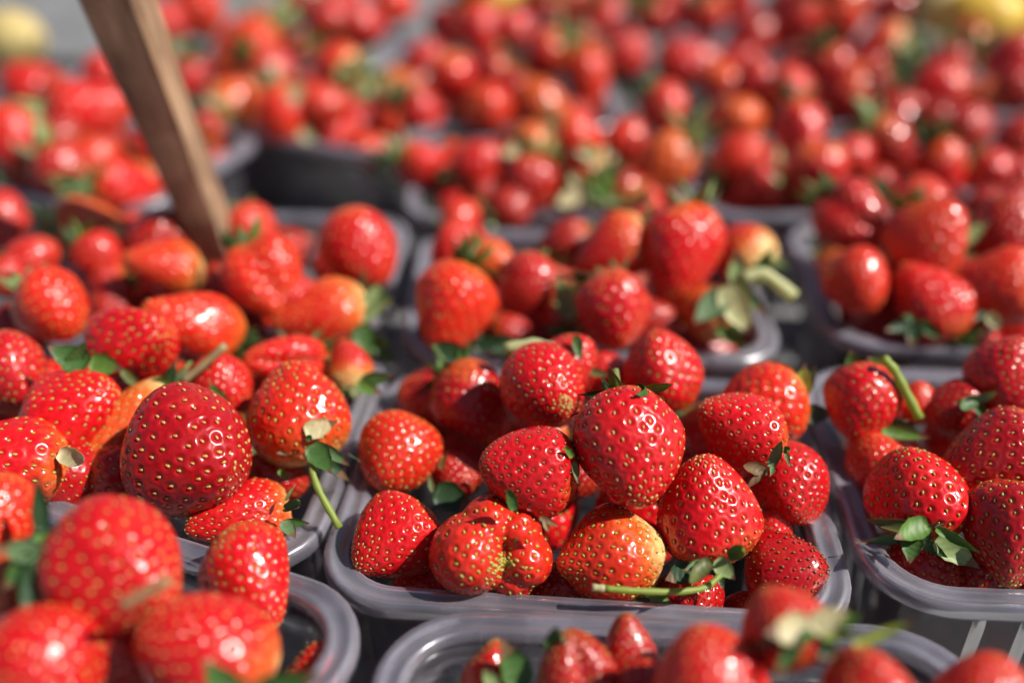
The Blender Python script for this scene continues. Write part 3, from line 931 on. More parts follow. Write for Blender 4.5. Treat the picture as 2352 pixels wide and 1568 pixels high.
b('B', 2255, 560, 100, 'globe', 180, -20, 'd', 0, 3, 'dark blurred strawberry with a pale green leaf lifted up', .022, 'mid', 0, name='lifted')
b('B', 2050, 650, 100, 'globe', 60, 10, 'd', 0, 0, 'dark strawberry in the hollow right of the round orange-red one', .006, 'mid', 0)
# third row, middle
b('N', 985, 388, 112, 'long', -85, 20, 'r', 0, 0, 'blurred upright red strawberry at the left edge beside the dark empty gap', None, 'low', 0, 1.2)
b('N', 1102, 372, 116, 'globe', 40, 15, 'r', .06, 3, 'blurred rosy strawberry with a pale spot right of the upright one', None, 'low', 0)
b('N', 1215, 425, 128, 'globe', -100, 25, 'd', 0, 0, 'blurred dark red round strawberry, front of the third row', None, 'low', 1)
b('N', 1512, 396, 140, 'long', -95, 20, 'O', 0, 0, 'blurred tall orange strawberry at the right end of its punnet', None, 'low', 0, 1.3)
b('N', 1250, 262, 130, 'long', -50, 20, 'O', 0, 0, 'blurred orange strawberry high on its heap in the third row', None, 'low', 1, 1.25)
b('N', 1330, 318, 110, 'cone', -60, 20, 'o', 0, 0, 'blurred orange-red strawberry below the high orange one', None, 'low', 0, 1.1)
b('N', 1175, 470, 100, 'globe', 0, 10, 'd', 0, 0, 'blurred dark strawberry beneath the dark red round one', None, 'low', 0)
b('N', 1210, 330, 110, 'globe', 150, -20, 'O', .3, 3, 'blurred strawberry with a creamy calyx in the third row', None, 'low', 0, name='creamy')
b('N', 1340, 400, 110, 'globe', 200, -30, 'd', .2, 3, 'blurred strawberry hidden by its whitish and green leaves', None, 'low', 1, name='whitish')
b('N', 1420, 440, 105, 'globe', 150, -35, 'd', .1, 1, 'blurred strawberry behind bright green leaves, left of the tall orange one', None, 'low', 0, name='bright')
b('N', 1060, 500, 90, 'globe', 60, -20, 'o', .0, 3, 'blurred small orange-red strawberry at the front rim with a green leaf', .008, 'low', 0)
b('N', 1440, 320, 100, 'globe', 60, 10, 'o', 0, 0, 'blurred orange-red strawberry above the tall orange one', None, 'low', 1)
b('N', 1120, 445, 90, 'globe', 60, -30, 'd', 0, 1, 'blurred dark strawberry showing a green leaf under the rosy one', .004, 'low', 1)
# third row, right
b('D', 1745, 436, 122, 'wide', 190, 20, 'r', 0, 0, 'blurred red strawberry lying low beside the milky curved corner', .004, 'low', 0)
b('D', 1872, 416, 142, 'cone', -150, 20, 'r', 0, 0, 'blurred bright red strawberry at the front of the deep red heap', .012, 'low', 1, 1.1)
b('D', 1690, 292, 130, 'lobed', -60, 25, 'O', 0, 0, 'blurred orange strawberry at the left wall above the milky curved corner', None, 'low', 0)
b('D', 1706, 358, 112, 'globe', 40, 15, 'o', 0, 3, 'blurred orange strawberry with faded green, under the orange one', None, 'low', 1)
b('D', 1842, 312, 120, 'cone', -70, 25, 'r', 0, 0, 'blurred red strawberry with a white shine in the middle of the deep red heap', None, 'low', 0, 1.2)
b('D', 1920, 240, 130, 'cone', -80, 15, 'p', 0, 0, 'blurred tall pink strawberry standing at the back of the deep red heap', None, 'low', 1, 1.35)
b('D', 1810, 205, 112, 'globe', 120, 15, 'o', 0, 0, 'blurred orange-red strawberry left of the tall pink one', .026, 'low', 0)
b('D', 1735, 190, 112, 'globe', 100, 15, 'r', 0, 0, 'blurred rosy strawberry at the back left of the deep red heap', .024, 'low', 1)
b('D', 2042, 340, 118, 'cone', -80, 25, 'd', 0, 0, 'blurred dark strawberry with a cluster of bright glints', None, 'low', 0, 1.2)
b('D', 2062, 270, 112, 'globe', 80, 20, 'd', 0, 0, 'blurred dark strawberry above the one with bright glints', None, 'low', 1)
b('D', 2165, 392, 112, 'cone', -80, 20, 'r', 0, 0, 'blurred upright red strawberry right of the one with bright glints', None, 'low', 0, 1.15)
b('D', 2282, 402, 122, 'globe', 10, 20, 'r', 0, 0, 'blurred round red strawberry at the front right of the deep red heap', None, 'low', 1)
b('D', 2140, 285, 110, 'globe', 60, 20, 'd', 0, 0, 'blurred dark rosy strawberry behind the upright red one', None, 'low', 0)
b('D', 2225, 290, 112, 'globe', -20, 20, 'd', 0, 0, 'blurred dark strawberry with a lilac shine at its right', None, 'low', 0)
b('D', 1965, 355, 90, 'globe', 60, 10, 'r', 0, 0, 'blurred small red strawberry left of the one with bright glints', None, 'low', 1)
b('D', 2010, 420, 96, 'globe', 60, -30, 'd', 0, 1, 'blurred dark strawberry with olive leaves at the front of the deep red heap', .006, 'low', 1, name='olive')
b('D', 1790, 270, 96, 'globe', 60, 10, 'd', 0, 0, 'blurred dark strawberry amid the left half of the deep red heap', None, 'low', 0)
b('D', 2270, 470, 90, 'globe', 60, -20, 'd', 0, 1, 'blurred dark strawberry with a small leaf against the front rim', .002, 'low', 0)
# third row, left
b('P', 150, 402, 132, 'globe', -50, 30, 'p', 0, 0, 'blurred pink-shining strawberry at the front of the far left heap', None, 'low', 0)
b('P', 285, 432, 130, 'cone', 20, 15, 'r', 0, 0, 'blurred bright red strawberry at the front right of the far left heap', None, 'low', 0, 1.15)
b('P', 212, 364, 116, 'globe', 40, 20, 'o', 0, 0, 'blurred orange-red strawberry above the pink-shining one', None, 'low', 1)
b('P', 35, 330, 128, 'cone', -70, 25, 'r', 0, 0, 'blurred red strawberry cut by the left edge in the far left heap', None, 'low', 0, 1.2)
b('P', 215, 255, 150, 'cone', 10, 15, 'r', 0, 3, 'blurred deep red strawberry with a round glint left of the stake', None, 'low', 1, 1.1)
b('P', 68, 205, 128, 'globe', 120, 15, 'r', 0, 0, 'blurred red strawberry at the top left of the far left heap', None, 'low', 0)
b('P', 142, 222, 112, 'globe', 80, 20, 'o', 0, 0, 'blurred orange strawberry between two red ones in the far left heap', None, 'low', 1)
b('P', 130, 310, 110, 'globe', 150, -20, 'd', 0, 1, 'blurred dark strawberry with olive leaves amid the far left heap', None, 'low', 1)
b('P', 335, 345, 100, 'globe', 180, -20, 'd', .2, 1, 'blurred strawberry with olive leaves close by the stake', None, 'low', 0)
b('P', 240, 160, 90, 'globe', 60, 10, 'r', 0, 0, 'blurred dark red strawberry peeping out left of the stake', .016, 'low', 0)
# corner-forward punnet
b('Q', 655, 268, 132, 'globe', -80, 25, 'o', .1, 3, 'blurred bright strawberry over the forward corner of its punnet', None, 'low', 0, name='forward')
b('Q', 745, 240, 108, 'globe', 10, 20, 'o', .12, 0, 'blurred orange strawberry right of the bright one at the forward corner', None, 'low', 1)
b('Q', 540, 235, 122, 'cone', 40, -10, 'O', .46, 3, 'blurred half-white strawberry with a tan shoulder', None, 'low', 0, name='tanshoulder')
b('Q', 555, 125, 138, 'cone', -140, 20, 'o', 0, 0, 'blurred salmon-red strawberry on top of the heap right of the stake', None, 'low', 0, 1.2)
b('Q', 595, 75, 118, 'globe', 60, 15, 'o', .1, 0, 'blurred orange strawberry above the salmon-red one', None, 'low', 1)
b('Q', 632, 178, 112, 'cone', -40, 15, 'r', 0, 0, 'blurred red strawberry below the salmon-red one', None, 'low', 0, 1.1)
b('Q', 460, 35, 118, 'globe', -60, 20, 'o', 0, 1, 'blurred strawberry with a peach shine, topmost beside the stake', None, 'low', 1)
b('Q', 385, 45, 90, 'globe', 60, 10, 'r', 0, 0, 'blurred red strawberry touching the stake at the top edge', None, 'low', 0)
b('Q', 430, 170, 100, 'globe', 60, 10, 'r', 0, 1, 'blurred red strawberry just right of the stake with dark leaves', None, 'low', 1, name='darkleaves')
b('Q', 770, 160, 118, 'globe', 170, -20, 'o', .3, 3, 'blurred strawberry with a pale green calyx on its right', None, 'low', 0, name='palegreen')
b('Q', 480, 290, 80, 'globe', 60, -30, 'd', .2, 1, 'blurred strawberry with an olive leaf hanging at the rim', .006, 'low', 1)
b('Q', 680, 120, 90, 'globe', 200, -20, 'd', 0, 1, 'blurred dark strawberry with olive leaves above the salmon-red one', None, 'low', 1)
# far rows
b('S', 762, 46, 112, 'globe', 40, 20, 'p', 0, 0, 'far pink strawberry, left one of a pair near the top edge', None, 'low', 0)
b('S', 832, 62, 116, 'globe', -20, 20, 'r', 0, 0, 'far red strawberry, right one of a pair near the top edge', None, 'low', 1)
b('S', 905, 12, 96, 'globe', 50, 20, 'o', 0, 0, 'far salmon strawberry at the top edge beside the pale strip', None, 'low', 0)
b('S', 700, 5, 90, 'globe', 50, 10, 'd', 0, 0, 'far dark strawberry at the top edge above the pink pair', None, 'low', 0)
b('S', 792, 4, 90, 'globe', 50, 10, 'r', 0, 0, 'far red strawberry cut by the top edge above the pair', None, 'low', 1)
b('T', 920, 212, 108, 'globe', 0, -5, 'O', .5, 3, 'far strawberry with a yellow and green shoulder by the dark gap', None, 'low', 0, name='shoulder')
b('T', 968, 262, 96, 'globe', -50, 20, 'p', 0, 0, 'far dark pink strawberry below the yellow-shouldered one', .006, 'low', 1)
b('T', 1042, 182, 108, 'globe', -60, 20, 'r', 0, 0, 'far round red strawberry right of the yellow-shouldered one', None, 'low', 0)
b('T', 1128, 252, 122, 'globe', 20, 20, 'o', 0, 0, 'far brick-red strawberry left of the high orange one', None, 'low', 1)
b('T', 978, 140, 96, 'globe', 60, 20, 'p', 0, 0, 'far rosy strawberry behind the yellow-shouldered one', None, 'low', 0)
b('T', 1240, 138, 118, 'cone', -120, 20, 'p', 0, 0, 'far pale pink shining strawberry at the upper middle', None, 'low', 1, 1.15)
b('T', 1350, 185, 108, 'cone', -85, 20, 'o', 0, 0, 'far salmon strawberry at the right wall of its punnet', None, 'low', 0, 1.3)
b('T', 1330, 105, 104, 'globe', 60, 20, 'r', .1, 3, 'far strawberry with faded leaves right of the pale pink one', None, 'low', 0)
b('T', 1130, 170, 90, 'globe', 180, -25, 'd', 0, 1, 'far dark strawberry with green leaves amid its heap', None, 'low', 0)
b('T', 1170, 205, 90, 'globe', 180, 10, 'd', 0, 0, 'far dark strawberry beneath the pale pink shining one', None, 'low', 1)
b('U', 1108, 78, 112, 'cone', -70, 20, 'r', 0, 0, 'very blurred red strawberry right under the yellow fruit at the top', None, 'low', 0, 1.2)
b('U', 1252, 28, 104, 'globe', -50, 20, 'o', 0, 0, 'very blurred bright red strawberry at the top edge, right of the yellow fruit', None, 'low', 1)
b('U', 1180, 65, 96, 'globe', 60, 10, 'r', 0, 0, 'very blurred strawberry between the bright red one and the yellow fruit', None, 'low', 0)
b('U', 1400, 60, 104, 'globe', -60, 20, 'r', 0, 0, 'very blurred rosy strawberry at the upper middle, under the yellow strip', None, 'low', 1)
b('U', 1330, 40, 96, 'globe', 60, 10, 'p', 0, 0, 'very blurred pink strawberry left of the rosy one at the top', None, 'low', 0)
b('U', 1440, 120, 100, 'globe', 60, 10, 'p', 0, 0, 'very blurred dusky pink strawberry under the rosy one at the top', .02, 'low', 0)
b('V', 1530, 252, 112, 'globe', -40, 25, 'o', 0, 0, 'blurred salmon strawberry alone by the lilac wall strip', .012, 'low', 0)
b('V', 1588, 145, 116, 'cone', -40, 20, 'r', 0, 0, 'far bright red strawberry right above the lilac wall strip', None, 'low', 1, 1.2)
b('V', 1660, 200, 104, 'globe', -50, 20, 'o', 0, 0, 'far salmon-shining strawberry below the bright red one', None, 'low', 0)
b('V', 1700, 150, 100, 'globe', 30, 20, 'p', .1, 3, 'far pink strawberry with a buff calyx', None, 'low', 1)
b('V', 1830, 150, 100, 'globe', 80, 20, 'd', 0, 0, 'far dark strawberry above the tall pink one', None, 'low', 0)
b('V', 1905, 160, 108, 'globe', -20, 20, 'p', 0, 0, 'far pinkish strawberry right above the tall pink one', None, 'low', 1)
b('V', 2140, 212, 122, 'cone', 200, 20, 'r', 0, 0, 'far deep red strawberry with a round pink glint at the upper right', None, 'low', 0, 1.1)
b('V', 2262, 222, 96, 'globe', 60, 15, 'O', .2, 3, 'far small orange strawberry right of the deep red one', None, 'low', 1)
b('V', 2010, 200, 100, 'globe', 200, -15, 'd', 0, 1, 'far dark strawberry with olive leaves left of the deep red one', None, 'low', 0)
b('V', 1990, 160, 96, 'globe', 200, 10, 'd', 0, 0, 'far dark strawberry under the yellow-calyxed orange one', None, 'low', 1)
b('W', 1612, 50, 104, 'cone', -60, 20, 'r', 0, 0, 'far red strawberry at the top, left of the dark gap', None, 'low', 0, 1.2)
b('W', 1800, 55, 128, 'cone', -95, 20, 'p', 0, 0, 'tall far strawberry with a long pink shine, right of the dark gap', None, 'low', 1, 1.35)
b('W', 1908, 58, 122, 'cone', -80, 20, 'o', 0, 0, 'tall far orange-red strawberry beside the one with a long pink shine', None, 'low', 0, 1.4)
b('W', 2062, 32, 104, 'globe', -50, 20, 'p', 0, 0, 'far crimson strawberry at the top edge left of the yellow fruit', None, 'low', 1)
b('W', 2030, 110, 112, 'globe', 190, -5, 'o', .36, 3, 'far orange strawberry with a yellowish calyx, left of the yellow fruit', None, 'low', 0, name='yellowish')
b('W', 1730, 80, 100, 'globe', 60, 10, 'd', 0, 0, 'far dark strawberry in the dark gap at the top', None, 'low', 0)
b('W', 1690, 20, 90, 'globe', 60, 10, 'd', 0, 0, 'far dark strawberry at the top edge over the dark gap', None, 'low', 1)
b('X', 2340, 320, 112, 'globe', 60, 20, 'd', 0, 0, 'blurred crimson strawberry cut by the right edge, above the round red one', None, 'low', 0)
b('X', 2345, 400, 110, 'cone', 60, 20, 'd', 0, 0, 'blurred dark strawberry cut by the right edge, in the third row', None, 'low', 1)
b('X', 2330, 460, 90, 'globe', 60, 10, 'd', 0, 0, 'blurred dark strawberry low at the right edge, in the third row', None, 'low', 0)
b('Y', 2330, 130, 120, 'globe', 60, 20, 'p', 0, 0, 'far crimson strawberry below the big yellow fruit at the right edge', None, 'low', 0)
b('Y', 2210, 115, 120, 'globe', 190, -30, 'd', .2, 3, 'far strawberry hidden by a tall grey-green calyx, below the yellow fruit', None, 'low', 1, name='tall')
b('Y', 2350, 200, 110, 'globe', 60, 20, 'd', 0, 0, 'far dark strawberry at the right edge under the crimson one', None, 'low', 0)
b('Y', 2180, 150, 100, 'globe', 60, 10, 'd', 0, 0, 'far dark strawberry left below the tall grey-green calyx', None, 'low', 0)
for x, y, d, k, a, f, lab in ((1300, 2, 92, 'globe', -50, 'r', 'very blurred strawberry cut by the top edge between the two yellow fruits'), (1385, 14, 92, 'globe', 30, 'p', 'very blurred pink strawberry beside the yellow strip at the top edge'),
                              (1500, 40, 96, 'globe', -30, 'p', 'very blurred rosy strawberry below the yellow strip at the top edge'), (1545, 5, 92, 'cone', -60, 'r', 'very blurred red strawberry cut by the top edge right of the yellow strip'),
                              (1690, 6, 96, 'globe', 60, 'd', 'very blurred dark strawberry cut by the top edge above the dark gap'), (1965, 5, 96, 'globe', -40, 'p', 'very blurred rosy strawberry cut by the top edge beside the tall pair'),
                              (1850, 6, 96, 'globe', -40, 'd', 'very blurred dark strawberry cut by the top edge above the tall pair'), (1030, 60, 96, 'globe', 200, 'd', 'very blurred dark strawberry with olive leaves left of the yellow fruit at the top')):
    b('U2' if x < 1420 else 'W2', x, y, d, k, a, 15, f, .05, 0, lab, .012, 'low', 0)
# the askew near punnet
b('G', 278, 1312, 330, 'globe', -30, 45, 'r', .08, 0, 'largest blurred red strawberry in the near punnet at lower left', .037, 'hi', 1, 1.02, 0, 't', name='big')
b('G', 572, 1335, 216, 'heart', -62, 25, 'r', .12, 0, 'red strawberry with bright white glints at the right of the near lower left heap', .014, 'hi', 1, 1.18, 0, 't')
b('G', 470, 1490, 290, 'globe', 150, 15, 'r', .24, 0, 'blurred orange-red strawberry with a peach shoulder at the bottom left', .027, 'hi', 0, 1.1, 0, 't', name='peach')
b('G', 92, 1545, 290, 'globe', -80, 35, 'r', 0, 0, 'blurred smooth red strawberry in the bottom left corner', .030, 'hi', 1, 1.0)
b('G', 718, 1546, 138, 'cone', 70, 30, 'r', 0, 0, 'small sharp strawberry with proud seeds in the empty punnet corner', -.004, 'hi', 8, 1.1, 0, 't')
b('G', -8, 1190, 190, 'globe', -80, 25, 'o', .1, 0, 'blurred orange-red strawberry cut by the left edge, leaf in front of it', .040, 'mid', 0, name='edge')
b('G', 60, 1330, 170, 'globe', 0, -20, 'd', .1, 0, 'blurred dark strawberry behind the big blurred leaves at lower left', .032, 'mid', 0, name='dark')
b('G', 290, 1500, 190, 'globe', 0, 10, 'd', 0, 0, 'dark strawberry in the gap between the lower left ones', .016, 'mid', 1)
# the near punnet at the bottom
b('F', 1322, 1535, 196, 'lobed', 100, 30, 'd', .14, 1, 'lobed green-speckled strawberry at the bottom edge of the frame', .010, 'hi', 0, 1.0, 60, 'g', name='speckled')
b('F', 1442, 1482, 128, 'cone', 95, 20, 'd', .1, 0, 'small greenish-tipped strawberry behind the lobed one at the bottom', .008, 'hi', 1, 1.1, 0, 'g')
b('F', 1632, 1572, 270, 'globe', 90, 30, 'r', 0, 0, 'smooth blurred red strawberry at the middle of the bottom edge', .026, 'hi', 0, 1.0)
b('F', 1800, 1438, 232, 'wide', 120, 15, 'r', .26, 0, 'blurred red strawberry with a big cream and green calyx, lower right', .034, 'hi', 1, .95, name='cream')
b('F', 2000, 1612, 262, 'globe', 90, 30, 'r', 0, 0, 'blurred red strawberry at the bottom edge under the cream calyx', .030, 'hi', 1, 1.0)
b('F', 2262, 1612, 230, 'globe', 60, 30, 'r', 0, 0, 'blurred red strawberry in the bottom right corner', .024, 'hi', 0, 1.0)
b('F', 1125, 1548, 130, 'cone', 80, 20, 'd', 0, 0, 'small dark strawberry with a folded leaf at the bottom edge', .000, 'mid', 8, 1.1, name='fold')
b('F', 1480, 1590, 170, 'globe', 60, 10, 'd', 0, 0, 'dark strawberry at the bottom edge between the lobed and the smooth one', .006, 'mid', 0)

# ------------------------------------------------------------------ leaves and stems one can tell apart
LEAFC = {'g': (0.075, 0.165, 0.035), 'G': (0.14, 0.27, 0.045), 'k': (0.032, 0.078, 0.026), 'p': (0.33, 0.42, 0.17), 'c': (0.66, 0.58, 0.34), 'b': (0.24, 0.145, 0.07), 'o': (0.16, 0.18, 0.055), 's': (0.15, 0.24, 0.105), 'Y': (0.36, 0.44, 0.08), 't': (0.46, 0.33, 0.17), 'W': (0.62, 0.62, 0.33)}


def sp(name, bx, by, tx, ty, col='g', wd=1.0, var=0, near=0.75, dt=0.0, roll=0.0):
    """a sepal of one strawberry, from its base to its tip as the view shows them"""
    o = BERRIES[name]
    rad = o.matrix_world.col[0].to_3d().length
    zb = depth_of(o.matrix_world.translation) - near * rad
    p0, p1 = at_z(bx, by, zb), at_z(tx, ty, zb + dt)
    yax = (p1 - p0)
    L = yax.length
    yax.normalize()
    nz = (EYE - p0).normalized()
    nz = (nz - yax * nz.dot(yax)).normalized()
    nz = (nz * math.cos(R(roll)) + yax.cross(nz) * math.sin(R(roll))).normalized()
    xax = yax.cross(nz)
    k = 1.10 if var in (0, 1, 2, 4) else 1.0
    m = Matrix.Translation(p0) @ Matrix((xax * L * wd, yax * L * k, nz * L)).transposed().to_4x4()
    cal = next((c for c in o.children if c.name.startswith('calyx')), None)
    if cal is None:
        top = max(v[2] for v in o.bound_box)
        cal = link_mesh('calyx', CALYX_ME, o)
        cal.location = (0, 0, 0.80 * top)
        cal.color = (*LEAFC['k'], 1)
    s = link_mesh('sepal', SEPALS[var], cal)
    s.matrix_local = (o.matrix_world @ cal.matrix_basis).inverted() @ m
    s.color = (*LEAFC[col], 1)


def st(name, pts, r, col='G', near=0.75, dts=None):
    """a stem through points of the view, r view pixels thick"""
    o = BERRIES[name]
    rad = o.matrix_world.col[0].to_3d().length
    zb = depth_of(o.matrix_world.translation) - near * rad
    P = [at_z(x, y, zb + (dts[i] if dts else 0)) for i, (x, y) in enumerate(pts)]
    Q = []
    for i in range(len(P) - 1):
        for k in range(4):
            Q.append(P[i].lerp(P[i + 1], k / 4))
    Q.append(P[-1])
    for _ in range(2):
        Q = [Q[0]] + [(Q[i - 1] + Q[i] * 2 + Q[i + 1]) / 4 for i in range(1, len(Q) - 1)] + [Q[-1]]
    rr = r * zb / FPX
    me = tube_mesh('stem', Q, [rr * (1.1 if i == len(Q) - 1 else 1.0 + 0.12 * math.sin(2.1 * i)) for i in range(len(Q))], 10)
    s = link_mesh('stem', me, o)
    s.matrix_local = o.matrix_world.inverted()
    s.color = (*LEAFC[col], 1)


sp('splay', 2118, 1215, 1986, 1194, 'o', 0.9, 1, .9, .004)
sp('splay', 2105, 1228, 1962, 1243, 's', 0.8, 3, .95, .004)
sp('splay', 2132, 1199, 2046, 1240, 'G', 1.7, 0, 1.12, -.002)
sp('splay', 2098, 1222, 2090, 1298, 'g', 1.6, 5, 1.1, -.003)
sp('splay', 2150, 1212, 2242, 1264, 'G', 0.8, 2, 1.05, 0)
sp('splay', 2150, 1238, 2240, 1304, 'p', 1.15, 5, .95, .002)
sp('splay', 2130, 1212, 2116, 1262, 'k', 1.6, 0, 1.0, 0)
sp('splay', 2118, 1240, 2160, 1272, 'g', 1.4, 2, .92, .003)
sp('splay', 2140, 1208, 2172, 1202, 'b', 1.2, 3, 1.12, -.001)
sp('splay', 2140, 1210, 2160, 1190, 'b', 1.0, 2, 1.12, -.001)
sp('splay', 2075, 1215, 2062, 1250, 'k', 1.2, 0, .95, 0)
sp('neck', 1632, 1284, 1562, 1368, 'o', 1.1, 2, 1.05, -.003)
sp('neck', 1612, 1288, 1568, 1312, 's', 1.2, 0, 1.0, -.002)
sp('neck', 1645, 1284, 1690, 1332, 'p', 1.7, 5, 1.05, -.003)
sp('neck', 1672, 1276, 1752, 1246, 'G', 1.2, 4, 1.0, 0)
sp('neck', 1600, 1300, 1525, 1335, 'k', 1.8, 5, .5, 0)
sp('neck', 1650, 1295, 1660, 1350, 'k', 1.5, 0, .7, 0)
sp('neck', 1490, 1362, 1548, 1388, 'G', 1.8, 3, .75, 0)
sp('neck', 1450, 1390, 1500, 1372, 'g', 1.3, 0, .6, 0)
st('neck', [(1660, 1305), (1620, 1348), (1540, 1356), (1440, 1351), (1385, 1346)], 8, 'Y', .95, [0.004, 0, -.004, -.006, -.006])
st('neck', [(1386, 1346), (1357, 1343)], 8.4, 'c', .95, [-.006, -.006])
sp('dry', 1770, 1072, 1802, 992, 's', 1.0, 2, .85, 0)
sp('dry', 1800, 1028, 1832, 1052, 'G', 1.5, 4, .9, -.002)
sp('dry', 1806, 1040, 1812, 1074, 'o', 1.4, 3, .95, -.003)
sp('dry', 1764, 1082, 1672, 1060, 'b', 1.1, 2, .9, 0)
sp('dry', 1755, 1080, 1718, 1116, 'b', 1.2, 1, .95, -.003)
sp('dry', 1775, 1070, 1768, 1096, 's', 1.5, 3, 1.0, -.003)
sp('top', 1420, 905, 1328, 906, 'k', 0.8, 1, -.35, 0)
sp('top', 1440, 905, 1578, 912, 'g', 1.1, 4, -.25, -.006)
sp('top', 1470, 900, 1560, 880, 'G', 0.9, 2, -.35, 0)
st('peep', [(1275, 800), (1225, 785), (1158, 800)], 12, 'W', .5)
sp('peep', 1322, 770, 1334, 832, 'g', 1.2, 0, .9, 0)
sp('peep', 1335, 795, 1318, 765, 'G', 1.6, 2, .8, 0)
sp('peep', 1352, 850, 1400, 862, 'o', 1.3, 0, .5, 0)
sp('corner', 1830, 862, 1752, 824, 'k', 1.1, 0, -.2, 0)
sp('corner', 1836, 920, 1850, 832, 'Y', 1.2, 5, .2, 0)
sp('corner', 1845, 950, 1914, 950, 'k', 1.7, 5, .2, 0)
sp('corner', 1855, 900, 1872, 840, 's', 1.1, 0, -.4, 0)
sp('corner', 1835, 1010, 1850, 1040, 'k', 1.3, 0, .2, 0)
sp('knob', 1182, 1172, 1160, 1096, 'g', 1.1, 2, .75, 0)
sp('knob', 1240, 1188, 1284, 1210, 'b', 1.4, 3, .85, 0)
sp('knob', 1250, 1195, 1262, 1225, 't', 1.3, 2, .9, 0)
sp('leanleft', 1316, 1050, 1288, 1012, 'G', 1.1, 2, .55, 0)
sp('leanleft', 1318, 1060, 1328, 1110, 'o', 1.0, 0, .45, 0)
sp('hollow', 1000, 1126, 1092, 1168, 'k', 1.7, 5, 1.2, 0)
sp('hollow', 995, 1130, 986, 1086, 'o', 1.2, 1, 1.1, 0)
sp('hollow', 1000, 1122, 1060, 1110, 'g', 1.4, 3, 1.1, 0)
sp('hollow', 1010, 1075, 1028, 1035, 'o', 0.9, 0, .9, 0)
sp('white', 712, 1012, 700, 985, 'g', 1.6, 2, 1.0, -.002)
sp('white', 716, 1020, 764, 1092, 'g', 1.5, 5, 1.12, -.004)
sp('white', 735, 1022, 806, 1072, 's', 1.0, 0, 1.0, -.002)
sp('white', 720, 1030, 800, 1108, 'k', 1.2, 1, .8, 0)
sp('white', 690, 1020, 584, 1000, 'o', 1.1, 1, .7, 0)
sp('white', 690, 1030, 640, 1040, 'k', 1.6, 0, .7, 0)
sp('white', 640, 1080, 676, 1104, 'G', 1.3, 2, .8, 0)
sp('white', 800, 1040, 830, 1062, 'k', 0.8, 3, .7, 0)
sp('white', 700, 992, 775, 968, 'c', 1.5, 5, .93, .004)
st('white', [(706, 1010), (706, 1050), (722, 1095), (770, 1180)], 8.5, 'Y', 1.15, [0, -.003, -.005, -.006])
sp('side', 655, 1168, 722, 1118, 's', 0.9, 2, .9, -.002)
sp('side', 650, 1172, 690, 1162, 'Y', 1.0, 3, .9, 0)
sp('side', 652, 1195, 676, 1242, 's', 1.5, 5, .9, -.002)
sp('side', 655, 1150, 672, 1112, 'o', 0.8, 1, .8, 0)
sp('side', 650, 1200, 712, 1200, 'g', 1.1, 0, .6, 0)
sp('leafy', 1966, 855, 1952, 802, 'g', 1.9, 5, -.2, 0)
sp('leafy', 2044, 850, 1988, 818, 'g', 1.7, 5, -.1, 0)
sp('leafy', 2025, 985, 2128, 1003, 'G', 1.0, 0, .5, 0)
sp('leafy', 2035, 975, 2090, 965, 'o', 1.2, 3, .4, 0)
st('leafy', [(2028, 822), (2052, 845), (2078, 895), (2112, 960)], 11, 'Y', .7)
sp('crumple', 2244, 915, 2180, 958, 's', 1.4, 2, 1.1, 0)
sp('crumple', 2244, 915, 2188, 925, 's', 1.5, 3, 1.1, 0)
sp('crumple', 2240, 918, 2290, 902, 'p', 1.4, 2, 1.1, 0)
sp('crumple', 2240, 918, 2262, 962, 'g', 1.5, 0, 1.1, 0)
sp('crumple', 2240, 920, 2238, 888, 's', 1.5, 4, 1.1, 0)
sp('cream', 1862, 1440, 1748, 1452, 'c', 1.6, 5, 1.05, -.002)
sp('cream', 1862, 1440, 1952, 1396, 'c', 1.5, 5, 1.05, 0)
sp('cream', 1860, 1445, 1845, 1490, 'g', 1.7, 0, 1.15, -.004)
sp('cream', 1840, 1450, 1728, 1480, 'k', 1.3, 3, .9, 0)
sp('cream', 1840, 1460, 1786, 1548, 'g', 1.2, 1, 1.1, -.006)
sp('cream', 1880, 1450, 1978, 1455, 'Y', 1.3, 2, 1.0, 0)
sp('cream', 1870, 1455, 1925, 1520, 'k', 1.6, 5, .9, 0)
sp('cream', 1960, 1482, 2094, 1428, 'Y', 0.6, 0, .8, 0)
sp('cream', 1880, 1435, 1975, 1415, 'G', 1.2, 0, .9, 0)
sp('fold', 1204, 1575, 1142, 1466, 'g', 1.5, 5, 1.2, 0)
sp('fold', 1140, 1580, 1100, 1530, 'p', 1.4, 0, 1.3, -.004)
sp('speckled', 1262, 1495, 1290, 1402, 'g', 1.2, 2, .2, 0)
sp('speckled', 1285, 1480, 1322, 1440, 's', 1.5, 4, .2, 0)
sp('edge', 96, 1222, 86, 1096, 'k', 1.0, 0, 1.3, 0)
sp('edge', 96, 1215, 92, 1262, 'G', 2.0, 5, 1.25, 0)
sp('dark', 95, 1268, -10, 1258, 's', 1.3, 5, 1.4, 0)
sp('dark', 95, 1270, 160, 1392, 'k', 1.3, 5, 1.3, 0)
sp('dark', 95, 1270, 55, 1412, 'k', 1.4, 0, 1.35, 0)
sp('dark', 80, 1275, 10, 1350, 'g', 1.4, 5, 1.4, 0)
sp('dark', 100, 1262, 135, 1330, 'g', 1.5, 3, 1.35, 0)
sp('peach', 560, 1640, 470, 1502, 'g', 1.3, 5, 1.15, -.002)
sp('peach', 575, 1610, 752, 1536, 'g', 1.0, 5, 1.1, -.002)
sp('peach', 590, 1630, 690, 1580, 'G', 1.3, 2, 1.2, -.002)
st('peach', [(346, 1432), (395, 1405), (455, 1368)], 12, 't', 1.05)
sp('pale', 1668, 655, 1722, 770, 'W', 1.4, 5, 1.1, 0)
sp('pale', 1668, 670, 1590, 745, 's', 1.5, 5, 1.0, 0)
sp('pale', 1680, 650, 1760, 720, 's', 1.3, 0, 1.0, 0)
